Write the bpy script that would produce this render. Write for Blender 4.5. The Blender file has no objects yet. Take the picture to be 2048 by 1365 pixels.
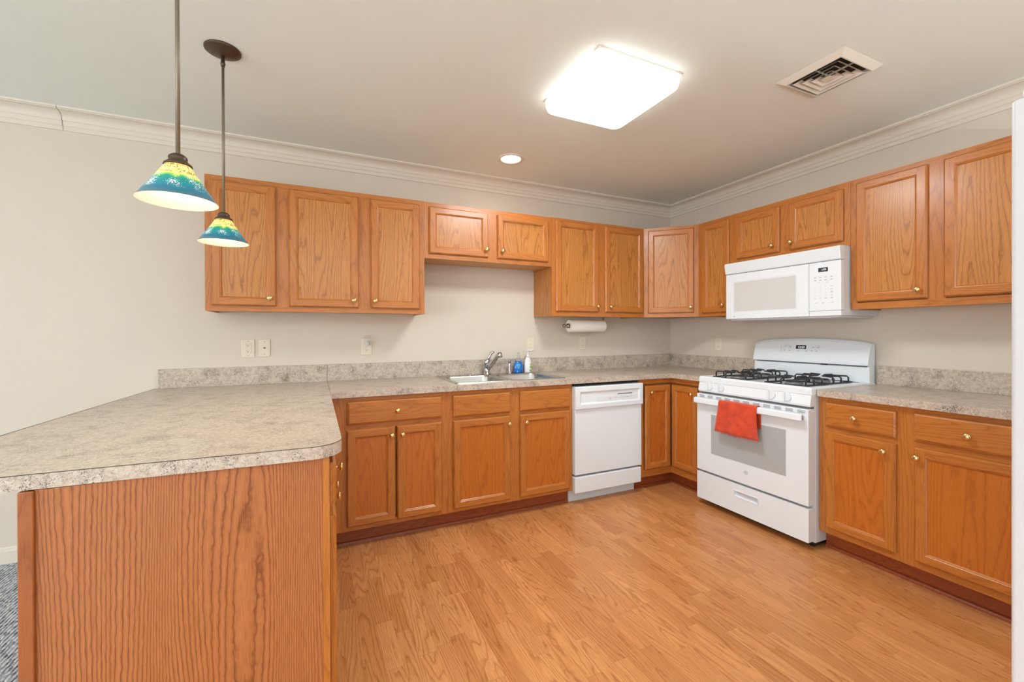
import bpy, math, random
from mathutils import Vector, Matrix, Quaternion
random.seed(7)
S = 0.0254                      # everything below is measured in inches
C = bpy.context.scene.collection
scn = bpy.context.scene
H = 98.3                        # ceiling height

# ------------------------------------------------------------------ camera
cam_d = bpy.data.cameras.new('camera'); cam = bpy.data.objects.new('camera', cam_d); C.objects.link(cam)
F_PX, YAW, PITCH, ROLL = 855.58, 0.43117, -0.003016, 0.003035
cam.location = (-127.736*S, -127.494*S, 49.02*S)
fwd = Vector((math.sin(YAW)*math.cos(PITCH), math.cos(YAW)*math.cos(PITCH), math.sin(PITCH)))
right = Vector((math.cos(YAW), -math.sin(YAW), 0)); up = right.cross(fwd)
# the camera turns about its own axis by ROLL
r2 = right*math.cos(ROLL) + up*(-math.sin(ROLL)); u2 = right*math.sin(ROLL) + up*math.cos(ROLL)
cam.rotation_euler = Matrix(((r2.x, u2.x, -fwd.x), (r2.y, u2.y, -fwd.y), (r2.z, u2.z, -fwd.z))).to_euler()
cam_d.sensor_width = 36; cam_d.lens = F_PX*36/2048
cam_d.shift_y = (668.81-682.5)/2048; cam_d.clip_start = 0.02
scn.camera = cam

# ------------------------------------------------------------------ world, daylight, exposure
scn.view_settings.view_transform = 'Standard'; scn.view_settings.look = 'None'
scn.view_settings.gamma = 1; scn.view_settings.use_curve_mapping = False
scn.view_settings.exposure = 0.03
w = bpy.data.worlds.new('daylight'); scn.world = w; w.use_nodes = True
w.node_tree.nodes['Background'].inputs[0].default_value = (0.95, 0.97, 1, 1)
w.node_tree.nodes['Background'].inputs[1].default_value = 0.35

def area(name, loc, rot, sx, sy, power, col):
    d = bpy.data.lights.new(name, 'AREA'); d.shape = 'RECTANGLE'; d.size = sx*S; d.size_y = sy*S
    d.energy = power; d.color = col
    o = bpy.data.objects.new(name, d); C.objects.link(o)
    o.location = Vector(loc)*S; o.rotation_euler = rot
    return o
PI = math.pi
area('window_daylight', (-328, -176, 54), (0, -PI/2, 0), 70, 140, 170, (0.98, 0.97, 0.97))            # sky light through the left windows
area('patio_daylight', (-125, -254, 48), (PI/2, 0, 0), 200, 84, 30, (0.86, 0.97, 1.10))             # sky light through unseen rear glass doors, shifted right to even the walls
area('rear_ceiling_fill', (-125, -296, -1), (PI+0.30, 0, 0), 230, 66, 1350, (0.90, 0.98, 1.03))               # added upward lamp outside the rear doors, brightens the ceiling
area('left_ceiling_fill', (-372, -170, 4), (0, PI-0.30, 0), 66, 170, 300, (0.97, 0.97, 0.97))  # second added upward lamp, outside the left window, to fill the ceiling

# ------------------------------------------------------------------ materials
def mat(name):
    m = bpy.data.materials.new(name); m.use_nodes = True
    nt = m.node_tree; nt.nodes.clear()
    out = nt.nodes.new('ShaderNodeOutputMaterial')
    b = nt.nodes.new('ShaderNodeBsdfPrincipled'); nt.links.new(b.outputs[0], out.inputs[0])
    return m, nt, b, out
def N(nt, t, ins={}, **props):
    n = nt.nodes.new('ShaderNode'+t)
    for k, v in props.items(): setattr(n, k, v)
    for k, v in ins.items():
        if isinstance(v, bpy.types.NodeSocket): nt.links.new(v, n.inputs[k])
        else: n.inputs[k].default_value = v
    return n
def ramp(nt, fac, stops, interp='LINEAR'):
    n = nt.nodes.new('ShaderNodeValToRGB'); n.color_ramp.interpolation = interp
    cr = n.color_ramp
    while len(cr.elements) < len(stops): cr.elements.new(0.5)
    for e, (p, c) in zip(cr.elements, stops):
        e.position = p; e.color = (c[0], c[1], c[2], 1) if not isinstance(c, float) else (c, c, c, 1)
    nt.links.new(fac, n.inputs[0]); return n.outputs[0]
def srgb(r, g, b):
    f = lambda c: (c/255/12.92) if c/255 <= 0.04045 else ((c/255+0.055)/1.055)**2.4
    return (f(r), f(g), f(b), 1)
def math_n(nt, op, a, b=0.0, c=0.0):
    n = nt.nodes.new('ShaderNodeMath'); n.operation = op
    for i, v in enumerate((a, b, c)):
        if isinstance(v, bpy.types.NodeSocket): nt.links.new(v, n.inputs[i])
        else: n.inputs[i].default_value = v
    return n.outputs[0]
def mixc(nt, fac, a, b, blend='MIX'):
    n = nt.nodes.new('ShaderNodeMix'); n.data_type = 'RGBA'; n.blend_type = blend
    for i, v in ((0, fac), (6, a), (7, b)):
        if isinstance(v, bpy.types.NodeSocket): nt.links.new(v, n.inputs[i])
        else: n.inputs[i].default_value = v
    return n.outputs[2]
def bump(nt, b, height, strength, dist=0.001):
    n = N(nt, 'Bump', {'Height': height, 'Strength': strength, 'Distance': dist}); nt.links.new(n.outputs[0], b.inputs['Normal'])

def plain(name, col, rough=0.5, metal=0.0, coat=0.0, noise=None, **kw):
    m, nt, b, out = mat(name)
    tc = N(nt, 'TexCoord').outputs['Object']
    n = N(nt, 'TexNoise', {'Vector': tc, 'Scale': 6.0, 'Detail': 3.0}).outputs[0]
    c2 = tuple(min(1, x*0.96) for x in col[:3])+(1,)
    nt.links.new(mixc(nt, n, c2, col), b.inputs['Base Color'])
    b.inputs['Roughness'].default_value = rough; b.inputs['Metallic'].default_value = metal
    b.inputs['Coat Weight'].default_value = coat
    if noise:
        sc, st = noise
        h = N(nt, 'TexNoise', {'Vector': tc, 'Scale': sc, 'Detail': 2.0}).outputs[0]
        bump(nt, b, h, st, 0.001)
    for k, v in kw.items(): b.inputs[k].default_value = v
    return m

def grain_nodes(nt, vec, light, mid, dark, ring_scale=1.0, freq=11.0, lin=1.2, ringw=0.62, ys=0.10):
    """oak figure: contour lines of a stretched noise field, with fine pores; vec = (across, along, id) in metres"""
    mp = N(nt, 'Mapping', {'Vector': vec, 'Scale': (1.0, ys, 1.0)}).outputs[0]
    nz = N(nt, 'TexNoise', {'Vector': mp, 'Scale': 7.0*ring_scale, 'Detail': 1.5, 'Roughness': 0.4}).outputs[0]
    mpw = N(nt, 'Mapping', {'Vector': vec, 'Scale': (1.0, 0.5, 1.0)}).outputs[0]
    wob = N(nt, 'TexNoise', {'Vector': mpw, 'Scale': 60.0, 'Detail': 2.0}).outputs[0]
    h = math_n(nt, 'MULTIPLY_ADD', wob, 0.024, nz)
    h = math_n(nt, 'MULTIPLY_ADD', N(nt, 'SeparateXYZ', {0: vec}).outputs[0], lin, h)
    fr = math_n(nt, 'FRACT', math_n(nt, 'MULTIPLY', h, freq*2))
    ring = ramp(nt, fr, [(0.0, (0.9,)*3), (0.10, (0.25,)*3), (0.45, (0.0,)*3), (0.8, (0.25,)*3), (1.0, (0.9,)*3)])
    mp2 = N(nt, 'Mapping', {'Vector': vec, 'Scale': (1.0, 0.025, 1.0)}).outputs[0]
    pore = N(nt, 'TexNoise', {'Vector': mp2, 'Scale': 650.0, 'Detail': 2.0, 'Roughness': 0.6}).outputs[0]
    pore = ramp(nt, pore, [(0.40, (0.0,)*3), (0.72, (1.0,)*3)])
    band = N(nt, 'TexNoise', {'Vector': mp2, 'Scale': 45.0, 'Detail': 2.0}).outputs[0]
    c = mixc(nt, band, light, mid)
    f = math_n(nt, 'ADD', math_n(nt, 'MULTIPLY', ring, ringw), math_n(nt, 'MULTIPLY', pore, 0.42))
    f = math_n(nt, 'MINIMUM', f, 1.0)
    return mixc(nt, f, c, dark), f

def oak(name, light, mid, dark, rough=0.33, ring_scale=1.0, freq=11.0, coat=0.16, lin=1.2, ringw=0.62, ys=0.10):
    m, nt, b, out = mat(name)
    uv = N(nt, 'TexCoord').outputs['UV']
    col, f = grain_nodes(nt, uv, light, mid, dark, ring_scale, freq, lin, ringw, ys)
    nt.links.new(col, b.inputs['Base Color'])
    b.inputs['Roughness'].default_value = rough; b.inputs['Coat Weight'].default_value = coat
    b.inputs['Coat Roughness'].default_value = 0.18
    bump(nt, b, f, 0.12, -0.0004)
    return m
OAK = oak('oak_panel', srgb(206, 140, 70), srgb(192, 124, 56), srgb(126, 70, 24))
OAKF = oak('oak_frame', srgb(200, 128, 58), srgb(186, 112, 44), srgb(124, 62, 20), ring_scale=1.6, freq=6.0, lin=3.0, ringw=0.4)
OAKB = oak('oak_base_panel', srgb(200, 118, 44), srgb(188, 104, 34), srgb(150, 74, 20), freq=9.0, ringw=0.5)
OAKT = oak('oak_dark_trim', srgb(170, 98, 46), srgb(158, 88, 38), srgb(124, 62, 24), lin=3.0)
OAKE = oak('oak_end_panel', srgb(190, 122, 72), srgb(176, 106, 56), srgb(118, 60, 24), ring_scale=0.9, freq=13.0, rough=0.42, coat=0.1, lin=3.6, ringw=0.9, ys=0.07)
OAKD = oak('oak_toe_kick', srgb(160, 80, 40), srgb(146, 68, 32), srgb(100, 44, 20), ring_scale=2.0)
OAKI = plain('cabinet_underside', srgb(205, 160, 110), 0.6)

def floor_mat():
    m, nt, b, out = mat('oak_strip_laminate')
    pos = N(nt, 'NewGeometry').outputs['Position']
    sp = N(nt, 'SeparateXYZ', {0: pos})
    x, y = sp.outputs[0], sp.outputs[1]
    W, L = 0.0655, 0.42
    rx = math_n(nt, 'DIVIDE', x, W); row = math_n(nt, 'FLOOR', rx)
    wn = N(nt, 'TexWhiteNoise', {'W': row}, noise_dimensions='1D').outputs[0]
    ry = math_n(nt, 'ADD', math_n(nt, 'DIVIDE', y, L), math_n(nt, 'MULTIPLY', wn, 17.3))
    # uneven board lengths
    wob = math_n(nt, 'SINE', math_n(nt, 'MULTIPLY_ADD', ry, 2.1, wn))
    ry = math_n(nt, 'MULTIPLY_ADD', wob, 0.28, ry)
    seg = math_n(nt, 'FLOOR', ry)
    idv = N(nt, 'CombineXYZ', {0: row, 1: seg, 2: 0.0}).outputs[0]
    rnd = N(nt, 'TexWhiteNoise', {'Vector': idv}, noise_dimensions='3D')
    r1 = rnd.outputs[0]
    off = math_n(nt, 'MULTIPLY', r1, 40.0)
    vec = N(nt, 'CombineXYZ', {0: x, 1: y, 2: off}).outputs[0]
    c1, f = grain_nodes(nt, vec, srgb(220, 158, 102), srgb(206, 140, 84), srgb(154, 90, 42), 1.5, 9.0, 3.0, 0.62)
    tint = ramp(nt, r1, [(0.0, (0.84, 0.76, 0.68)), (0.25, (0.93, 0.89, 0.85)), (0.7, (1.0, 1.0, 1.0)), (1.0, (1.06, 1.08, 1.1))])
    c2 = mixc(nt, 1.0, c1, tint, 'MULTIPLY')
    fx = math_n(nt, 'FRACT', rx); ex = math_n(nt, 'LESS_THAN', fx, 0.02)
    fy = math_n(nt, 'FRACT', ry); ey = math_n(nt, 'LESS_THAN', fy, 0.004)
    e = math_n(nt, 'MULTIPLY', math_n(nt, 'MAXIMUM', ex, ey), 0.28)
    c3 = mixc(nt, e, c2, srgb(120, 70, 35))
    nt.links.new(c3, b.inputs['Base Color'])
    b.inputs['Roughness'].default_value = 0.34; b.inputs['Specular IOR Level'].default_value = 0.4
    bump(nt, b, f, 0.05, -0.0003)
    return m
FLOOR = floor_mat()

def laminate():
    m, nt, b, out = mat('granite_look_laminate')
    tc = N(nt, 'NewGeometry').outputs['Position']
    big = N(nt, 'TexNoise', {'Vector': tc, 'Scale': 11.0, 'Detail': 4.0, 'Roughness': 0.65}).outputs[0]
    mid = N(nt, 'TexNoise', {'Vector': tc, 'Scale': 70.0, 'Detail': 4.0, 'Roughness': 0.7, 'Distortion': 0.4}).outputs[0]
    base = ramp(nt, mid, [(0.30, srgb(158, 146, 134)[:3]), (0.44, srgb(184, 171, 158)[:3]), (0.58, srgb(205, 194, 182)[:3]), (0.72, srgb(213, 203, 192)[:3])])
    base = mixc(nt, math_n(nt, 'MULTIPLY', big, 0.35), base, srgb(190, 170, 148))
    cl = N(nt, 'TexNoise', {'Vector': tc, 'Scale': 16.0, 'Detail': 3.0}).outputs[0]
    sp = N(nt, 'TexNoise', {'Vector': tc, 'Scale': 300.0, 'Detail': 2.0, 'Roughness': 0.5, 'Distortion': 1.2}).outputs[0]
    s = math_n(nt, 'MULTIPLY_ADD', cl, 0.55, sp)
    spots = ramp(nt, math_n(nt, 'MULTIPLY', s, 0.5), [(0.436, (0.0,)*3), (0.458, (1.0,)*3)])
    c = mixc(nt, math_n(nt, 'MULTIPLY', spots, 0.85), base, srgb(74, 66, 66))
    s2 = N(nt, 'TexNoise', {'Vector': tc, 'Scale': 120.0, 'Detail': 3.0, 'Roughness': 0.6}).outputs[0]
    c = mixc(nt, ramp(nt, s2, [(0.60, (0.0,)*3), (0.70, (0.4,)*3)]), c, srgb(134, 120, 108))
    nt.links.new(c, b.inputs['Base Color']); b.inputs['Roughness'].default_value = 0.3
    b.inputs['Specular IOR Level'].default_value = 0.4
    return m
LAM = laminate()
LAMEDGE = plain('dark_laminate_edge', srgb(84, 74, 66), 0.5)
WALL = plain('cream_wall_paint', srgb(215, 206, 193), 0.75, noise=(180.0, 0.05))
CEIL = plain('cream_ceiling_paint', srgb(233, 240, 234), 0.85, noise=(120.0, 0.06))
TRIM = plain('cream_trim_paint', srgb(222, 215, 202), 0.45)
WHITE = plain('white_enamel', srgb(228, 236, 243), 0.22, coat=0.3)
WHITEP = plain('white_plastic', srgb(226, 233, 238), 0.38)
SIDEW = plain('white_side_metal', srgb(216, 223, 230), 0.4)
GREYP = plain('pale_grey_print', srgb(176, 178, 180), 0.5)
GREYL = plain('light_grey_print', srgb(205, 206, 207), 0.45)
DARKG = plain('dark_gap', srgb(42, 38, 36), 0.7)
BLACK = plain('black_enamelled_iron', srgb(40, 41, 46), 0.45)
GRILLSLOT = plain('slot_shadow_grey', srgb(120, 120, 122), 0.6)
PLATE = plain('ivory_plastic', srgb(226, 217, 199), 0.4)
SLOT = plain('outlet_slot_dark', srgb(96, 84, 70), 0.6)
BRASS = plain('polished_brass', srgb(226, 196, 138), 0.22, metal=1.0)
BRONZE = plain('oil_rubbed_bronze', srgb(88, 72, 58), 0.42, metal=0.6)
ROD = plain('bronze_rod', srgb(136, 126, 110), 0.38, metal=0.55)
CHROME = plain('chrome', srgb(205, 205, 207), 0.12, metal=1.0)
NICKEL = plain('brushed_nickel', srgb(172, 164, 154), 0.3, metal=1.0)
PAPER = plain('paper_towel', srgb(246, 243, 238), 0.9, noise=(260.0, 0.4))
SOAPW = plain('white_soap_plastic', srgb(238, 238, 240), 0.35)
LBLG = plain('green_print', srgb(150, 170, 70), 0.5)
LBLB = plain('blue_print', srgb(80, 170, 215), 0.5)
SCREEN = plain('black_display', srgb(58, 60, 62), 0.2)
VENTM = plain('vent_metal', srgb(222, 216, 202), 0.5)
DUCT = plain('dark_duct', srgb(52, 40, 28), 0.8)
FRIDGE = plain('white_textured_fridge', srgb(210, 212, 218), 0.35, noise=(420.0, 0.35))
FRIDGEE = plain('white_fridge_edge', srgb(226, 229, 236), 0.3)
RANGEBASE = plain('black_range_base', srgb(24, 22, 22), 0.5)

def steel():
    m, nt, b, out = mat('brushed_stainless')
    tc = N(nt, 'TexCoord').outputs['Object']
    mp = N(nt, 'Mapping', {'Vector': tc, 'Scale': (4.0, 400.0, 400.0)}).outputs[0]
    n = N(nt, 'TexNoise', {'Vector': mp, 'Scale': 3.0, 'Detail': 2.0}).outputs[0]
    nt.links.new(mixc(nt, n, srgb(170, 170, 168), srgb(205, 204, 200)), b.inputs['Base Color'])
    b.inputs['Metallic'].default_value = 1; b.inputs['Roughness'].default_value = 0.27
    return m
STEEL = steel()

def oven_glass():
    m, nt, b, out = mat('grey_oven_glass')
    tc = N(nt, 'TexCoord').outputs['Object']
    v = N(nt, 'TexVoronoi', {'Vector': tc, 'Scale': 420.0}).outputs[0]
    nt.links.new(mixc(nt, ramp(nt, v, [(0.2, (0.0,)*3), (0.6, (1.0,)*3)]), srgb(158, 163, 165), srgb(176, 181, 183)), b.inputs['Base Color'])
    b.inputs['Roughness'].default_value = 0.12
    return m
OGLASS = oven_glass()
MGLASS = plain('grey_microwave_screen', srgb(206, 208, 208), 0.18)

def terry():
    m, nt, b, out = mat('orange_terry_cloth')
    tc = N(nt, 'TexCoord').outputs['Object']
    n = N(nt, 'TexNoise', {'Vector': tc, 'Scale': 340.0, 'Detail': 3.0}).outputs[0]
    n2 = N(nt, 'TexNoise', {'Vector': tc, 'Scale': 22.0, 'Detail': 3.0}).outputs[0]
    f = math_n(nt, 'MULTIPLY', math_n(nt, 'ADD', n, n2), 0.5)
    nt.links.new(ramp(nt, f, [(0.35, srgb(180, 48, 18)[:3]), (0.65, srgb(222, 76, 30)[:3])]), b.inputs['Base Color'])
    b.inputs['Roughness'].default_value = 0.95; b.inputs['Sheen Weight'].default_value = 0.4
    bump(nt, b, n, 0.7, 0.002)
    return m
TERRY = terry()

def carpet_mat():
    m, nt, b, out = mat('grey_blue_loop_carpet')
    pos = N(nt, 'NewGeometry').outputs['Position']
    mp = N(nt, 'Mapping', {'Vector': pos, 'Rotation': (0, 0, 0.0), 'Scale': (1.0, 0.55, 1.0)}).outputs[0]
    v = N(nt, 'TexVoronoi', {'Vector': mp, 'Scale': 120.0, 'Randomness': 0.7})
    wv = N(nt, 'TexWave', {'Vector': pos, 'Scale': 22.0, 'Distortion': 1.0, 'Detail': 2.0, 'Detail Scale': 6.0}, bands_direction='X').outputs[1]
    r = N(nt, 'SeparateColor', {0: v.outputs['Color']}).outputs[0]
    f = math_n(nt, 'MULTIPLY_ADD', wv, 0.35, math_n(nt, 'MULTIPLY', r, 0.65))
    c = ramp(nt, f, [(0.12, srgb(92, 100, 112)[:3]), (0.35, srgb(150, 160, 172)[:3]), (0.7, srgb(208, 212, 218)[:3])])
    nt.links.new(c, b.inputs['Base Color']); b.inputs['Roughness'].default_value = 1
    bump(nt, b, math_n(nt, 'SUBTRACT', wv, v.outputs[0]), 0.8, 0.004)
    return m
CARPET = carpet_mat()

def glow(name, col, strength):
    m, nt, b, out = mat(name)
    nt.nodes.remove(b)
    e = N(nt, 'Emission', {'Color': col, 'Strength': strength}); nt.links.new(e.outputs[0], out.inputs[0])
    return m
DIFFUSER = glow('lit_acrylic_diffuser', (1.0, 0.98, 0.95, 1), 3.6)
CANBULB = glow('lit_can_bulb', (1.0, 0.88, 0.70, 1), 14.0)
DIGIT = glow('lit_digits', (0.85, 0.95, 0.95, 1), 1.2)
PBULB = glow('pendant_bulb', (1.0, 0.82, 0.55, 1), 12.0)

def shade_mat():
    """hand-painted glass: yellow crown with olive squiggles, teal belt, pale flecks; lit from within"""
    m, nt, b, out = mat('painted_glass_shade')
    uv = N(nt, 'TexCoord').outputs['UV']
    sp = N(nt, 'SeparateXYZ', {0: uv}); u, v = sp.outputs[0], sp.outputs[1]
    ang = math_n(nt, 'MULTIPLY', u, 2*PI)
    cv = N(nt, 'CombineXYZ', {0: math_n(nt, 'COSINE', ang), 1: math_n(nt, 'SINE', ang), 2: math_n(nt, 'MULTIPLY', v, 2.2)}).outputs[0]
    n1 = N(nt, 'TexNoise', {'Vector': cv, 'Scale': 3.0, 'Detail': 3.0}).outputs[0]
    vv = math_n(nt, 'MULTIPLY_ADD', math_n(nt, 'SUBTRACT', n1, 0.5), 0.22, v)
    c = ramp(nt, vv, [(0.0, srgb(84, 112, 124)[:3]), (0.12, srgb(34, 108, 134)[:3]), (0.28, srgb(14, 126, 142)[:3]), (0.42, srgb(20, 138, 120)[:3]), (0.47, srgb(120, 186, 84)[:3]), (0.53, srgb(242, 220, 130)[:3]), (0.72, srgb(252, 222, 140)[:3]), (1.0, srgb(250, 214, 110)[:3])])
    n2 = N(nt, 'TexNoise', {'Vector': cv, 'Scale': 3.0, 'Detail': 4.0, 'Distortion': 0.8}).outputs[0]
    ln = math_n(nt, 'ABSOLUTE', math_n(nt, 'SUBTRACT', n2, 0.5))
    sq = ramp(nt, ln, [(0.0, (1.0,)*3), (0.022, (0.7,)*3), (0.05, (0.0,)*3)])
    top = ramp(nt, vv, [(0.5, (0.0,)*3), (0.56, (1.0,)*3)])
    c = mixc(nt, math_n(nt, 'MULTIPLY', sq, top), c, srgb(112, 112, 30))
    fl = N(nt, 'TexNoise', {'Vector': cv, 'Scale': 26.0, 'Detail': 2.0}).outputs[0]
    patch = N(nt, 'TexNoise', {'Vector': cv, 'Scale': 2.2, 'Detail': 0.0}).outputs[0]
    belt = ramp(nt, v, [(0.16, (0.0,)*3), (0.24, (1.0,)*3), (0.5, (1.0,)*3), (0.56, (0.0,)*3)])
    fm = math_n(nt, 'MULTIPLY', ramp(nt, math_n(nt, 'MULTIPLY_ADD', patch, 0.5, fl), [(0.89, (0.0,)*3), (0.92, (1.0,)*3)]), belt)
    c = mixc(nt, fm, c, srgb(232, 240, 236))
    nt.links.new(c, b.inputs['Base Color']); b.inputs['Roughness'].default_value = 0.18
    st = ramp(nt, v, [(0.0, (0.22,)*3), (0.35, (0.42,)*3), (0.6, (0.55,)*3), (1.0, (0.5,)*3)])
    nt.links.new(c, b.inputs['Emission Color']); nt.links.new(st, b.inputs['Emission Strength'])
    return m
SHADE = shade_mat()
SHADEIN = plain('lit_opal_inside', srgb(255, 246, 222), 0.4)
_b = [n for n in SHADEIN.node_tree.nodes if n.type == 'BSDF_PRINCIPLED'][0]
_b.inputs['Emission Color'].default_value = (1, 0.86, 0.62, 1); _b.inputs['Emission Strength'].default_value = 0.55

def clear(name, col, rough=0.05, ior=1.35):
    m, nt, b, out = mat(name)
    tc = N(nt, 'TexCoord').outputs['Object']
    n = N(nt, 'TexNoise', {'Vector': tc, 'Scale': 20.0}).outputs[0]
    nt.links.new(mixc(nt, n, col, tuple(x*0.97 for x in col[:3])+(1,)), b.inputs['Base Color'])
    b.inputs['Transmission Weight'].default_value = 1; b.inputs['Roughness'].default_value = rough; b.inputs['IOR'].default_value = ior
    return m
CLEAR = clear('clear_plastic', (0.96, 0.97, 0.98, 1), 0.08, 1.2)
BLUEL = plain('blue_dish_liquid', srgb(22, 112, 205), 0.12, coat=0.5)

# ------------------------------------------------------------------ mesh helpers (inches)
class MB:
    def __init__(s): s.v = []; s.f = []; s.uv = []; s.m = []; s.sm = []; s.mats = []
    def mi(s, m):
        if m not in s.mats: s.mats.append(m)
        return s.mats.index(m)
    def quad(s, pts, m, uvs=None, smooth=False):
        k = len(s.v); s.v += [tuple(p) for p in pts]; s.f.append(tuple(range(k, k+len(pts))))
        s.uv.append(uvs or [(p[0]*S, p[2]*S) for p in pts]); s.m.append(s.mi(m)); s.sm.append(smooth)
    def box(s, x0, x1, y0, y1, z0, z1, m, grain=None):
        if x0 > x1: x0, x1 = x1, x0
        if y0 > y1: y0, y1 = y1, y0
        if z0 > z1: z0, z1 = z1, z0
        P = [(x0,y0,z0),(x1,y0,z0),(x1,y1,z0),(x0,y1,z0),(x0,y0,z1),(x1,y0,z1),(x1,y1,z1),(x0,y1,z1)]
        F = [(0,3,2,1),(4,5,6,7),(0,1,5,4),(1,2,6,5),(2,3,7,6),(3,0,4,7)]
        k = len(s.v); s.v += P; off = (random.uniform(0, 60), random.uniform(0, 60))
        for f in F:
            s.f.append(tuple(k+i for i in f)); s.m.append(s.mi(m)); s.sm.append(False)
            s.uv.append([guv(P[i], grain, off) for i in f])
        return s
    def grid(s, rows, m, closed=False, smooth=True, uvf=None, capends=False):
        k = len(s.v); n = len(rows[0])
        for r in rows: s.v += [tuple(p) for p in r]
        for i in range(len(rows)-1):
            for j in range(n if closed else n-1):
                a, b = k+i*n+j, k+i*n+(j+1) % n
                s.f.append((a, b, b+n, a+n)); s.m.append(s.mi(m)); s.sm.append(smooth)
                if uvf: s.uv.append([uvf(i, j), uvf(i, j+1), uvf(i+1, j+1), uvf(i+1, j)])
                else: s.uv.append([(s.v[q][0]*S+s.v[q][1]*S, s.v[q][2]*S) for q in (a, b, b+n, a+n)])
        if capends:
            for idx, rev in ((0, True), (len(rows)-1, False)):
                f = [k+idx*n+j for j in range(n)]
                if rev: f = f[::-1]
                s.f.append(tuple(f)); s.m.append(s.mi(m)); s.sm.append(False); s.uv.append([(0, 0)]*n)
    def lathe(s, prof, m, c=(0,0,0), axis='z', segs=24, cap=True, smooth=True):
        """prof = [(radius, height)], along axis"""
        rows = []
        for r, h in prof:
            row = []
            for j in range(segs):
                a = 2*PI*j/segs; p = (r*math.cos(a), r*math.sin(a), h)
                if axis == '-y': p = (p[0], -p[2], p[1])
                elif axis == '-x': p = (-p[2], p[0], p[1])
                elif axis == 'x': p = (p[2], p[0], p[1])
                row.append((p[0]+c[0], p[1]+c[1], p[2]+c[2]))
            rows.append(row)
        n = len(prof)
        s.grid(rows, m, closed=True, smooth=smooth, uvf=lambda i, j: (j/segs, 1-i/(n-1)), capends=cap)
    def tube(s, pts, r, m, segs=10, cap=True, closed=False):
        pts = [Vector(p) for p in pts]; rows = []; prev = None; n = len(pts)
        for i, p in enumerate(pts):
            a = pts[i-1] if (i > 0 or closed) else p; b = pts[(i+1) % n] if (i < n-1 or closed) else p
            t = (b-a).normalized()
            if prev is None:
                ref = Vector((0,0,1)) if abs(t.z) < 0.9 else Vector((1,0,0)); nrm = t.cross(ref).normalized()
            else: nrm = (prev - t*prev.dot(t)).normalized()
            prev = nrm; bn = t.cross(nrm)
            rr = r[i] if isinstance(r, (list, tuple)) else r
            rows.append([p + nrm*rr*math.cos(2*PI*j/segs) + bn*rr*math.sin(2*PI*j/segs) for j in range(segs)])
        if closed: rows.append(rows[0])
        s.grid(rows, m, closed=True, capends=cap and not closed)
    def prism(s, poly, z0, z1, m, side_m=None, grain='z'):
        off = (random.uniform(0, 60), random.uniform(0, 60))
        n = len(poly)
        s.quad([(x, y, z1) for x, y in poly], m, [guv((x, y, z1), grain, off) for x, y in poly])
        s.quad([(x, y, z0) for x, y in poly][::-1], m, [guv((x, y, z0), grain, off) for x, y in poly][::-1])
        for i in range(n):
            a, b = poly[i], poly[(i+1) % n]
            P = [(a[0],a[1],z0),(b[0],b[1],z0),(b[0],b[1],z1),(a[0],a[1],z1)]
            s.quad(P, side_m or m, [guv(p, grain, off) for p in P])
    def build(s, name, parent=None, bevel=None, label=None, segs=2, fix=True):
        me = bpy.data.meshes.new(name)
        me.from_pydata([(x*S, y*S, z*S) for x, y, z in s.v], [], s.f)
        for m in s.mats: me.materials.append(m)
        uvl = me.uv_layers.new(name='grain')
        li = 0
        for fi, f in enumerate(s.f):
            me.polygons[fi].material_index = s.m[fi]; me.polygons[fi].use_smooth = s.sm[fi]
            for q in s.uv[fi]: uvl.data[li].uv = q; li += 1
        if fix:
            import bmesh
            bm = bmesh.new(); bm.from_mesh(me)
            bmesh.ops.remove_doubles(bm, verts=bm.verts, dist=1e-5)
            bmesh.ops.recalc_face_normals(bm, faces=bm.faces); bm.to_mesh(me); bm.free()
        me.update()
        o = bpy.data.objects.new(name, me); C.objects.link(o)
        if parent: o.parent = parent
        if bevel:
            md = o.modifiers.new('bevel', 'BEVEL'); md.width = bevel*S; md.segments = segs; md.limit_method = 'ANGLE'
            md.angle_limit = math.radians(40); md.harden_normals = False
        if label: o['label'] = label
        return o
def guv(p, grain, off):
    x, y, z = p
    if grain == 'x': a, l = y+z, x
    elif grain == 'y': a, l = x+z, y
    else: a, l = x+y, z
    return (a*S+off[0], l*S+off[1])

def tag(o, label, cat, group=None, kind=None):
    o['label'] = label; o['category'] = cat
    if group: o['group'] = group
    if kind: o['kind'] = kind
    return o
def struct(o): o['kind'] = 'structure'; return o
def empty(name, loc=(0,0,0), rz=0.0):
    o = bpy.data.objects.new(name, None); C.objects.link(o)
    o.location = Vector(loc)*S; o.rotation_euler = (0, 0, rz); o.empty_display_size = 0.05
    return o
def text_mesh(name, body, size, m, parent, origin, xdir, updir, depth=0.02):
    cu = bpy.data.curves.new(name, 'FONT'); cu.body = body; cu.size = size*S; cu.extrude = depth*S
    cu.align_x = 'CENTER'; cu.align_y = 'CENTER'
    t = bpy.data.objects.new(name, cu); C.objects.link(t)
    dg = bpy.context.evaluated_depsgraph_get(); dg.update()
    me = bpy.data.meshes.new_from_object(t.evaluated_get(dg))
    bpy.data.objects.remove(t)
    X = Vector(xdir).normalized(); U = Vector(updir).normalized(); Z = X.cross(U)
    M = Matrix(((X.x, U.x, Z.x), (X.y, U.y, Z.y), (X.z, U.z, Z.z))).to_4x4()
    M.translation = Vector(origin)*S
    me.transform(M); me.materials.clear(); me.materials.append(m)
    o = bpy.data.objects.new(name, me); C.objects.link(o); o.parent = parent
    return o

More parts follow.
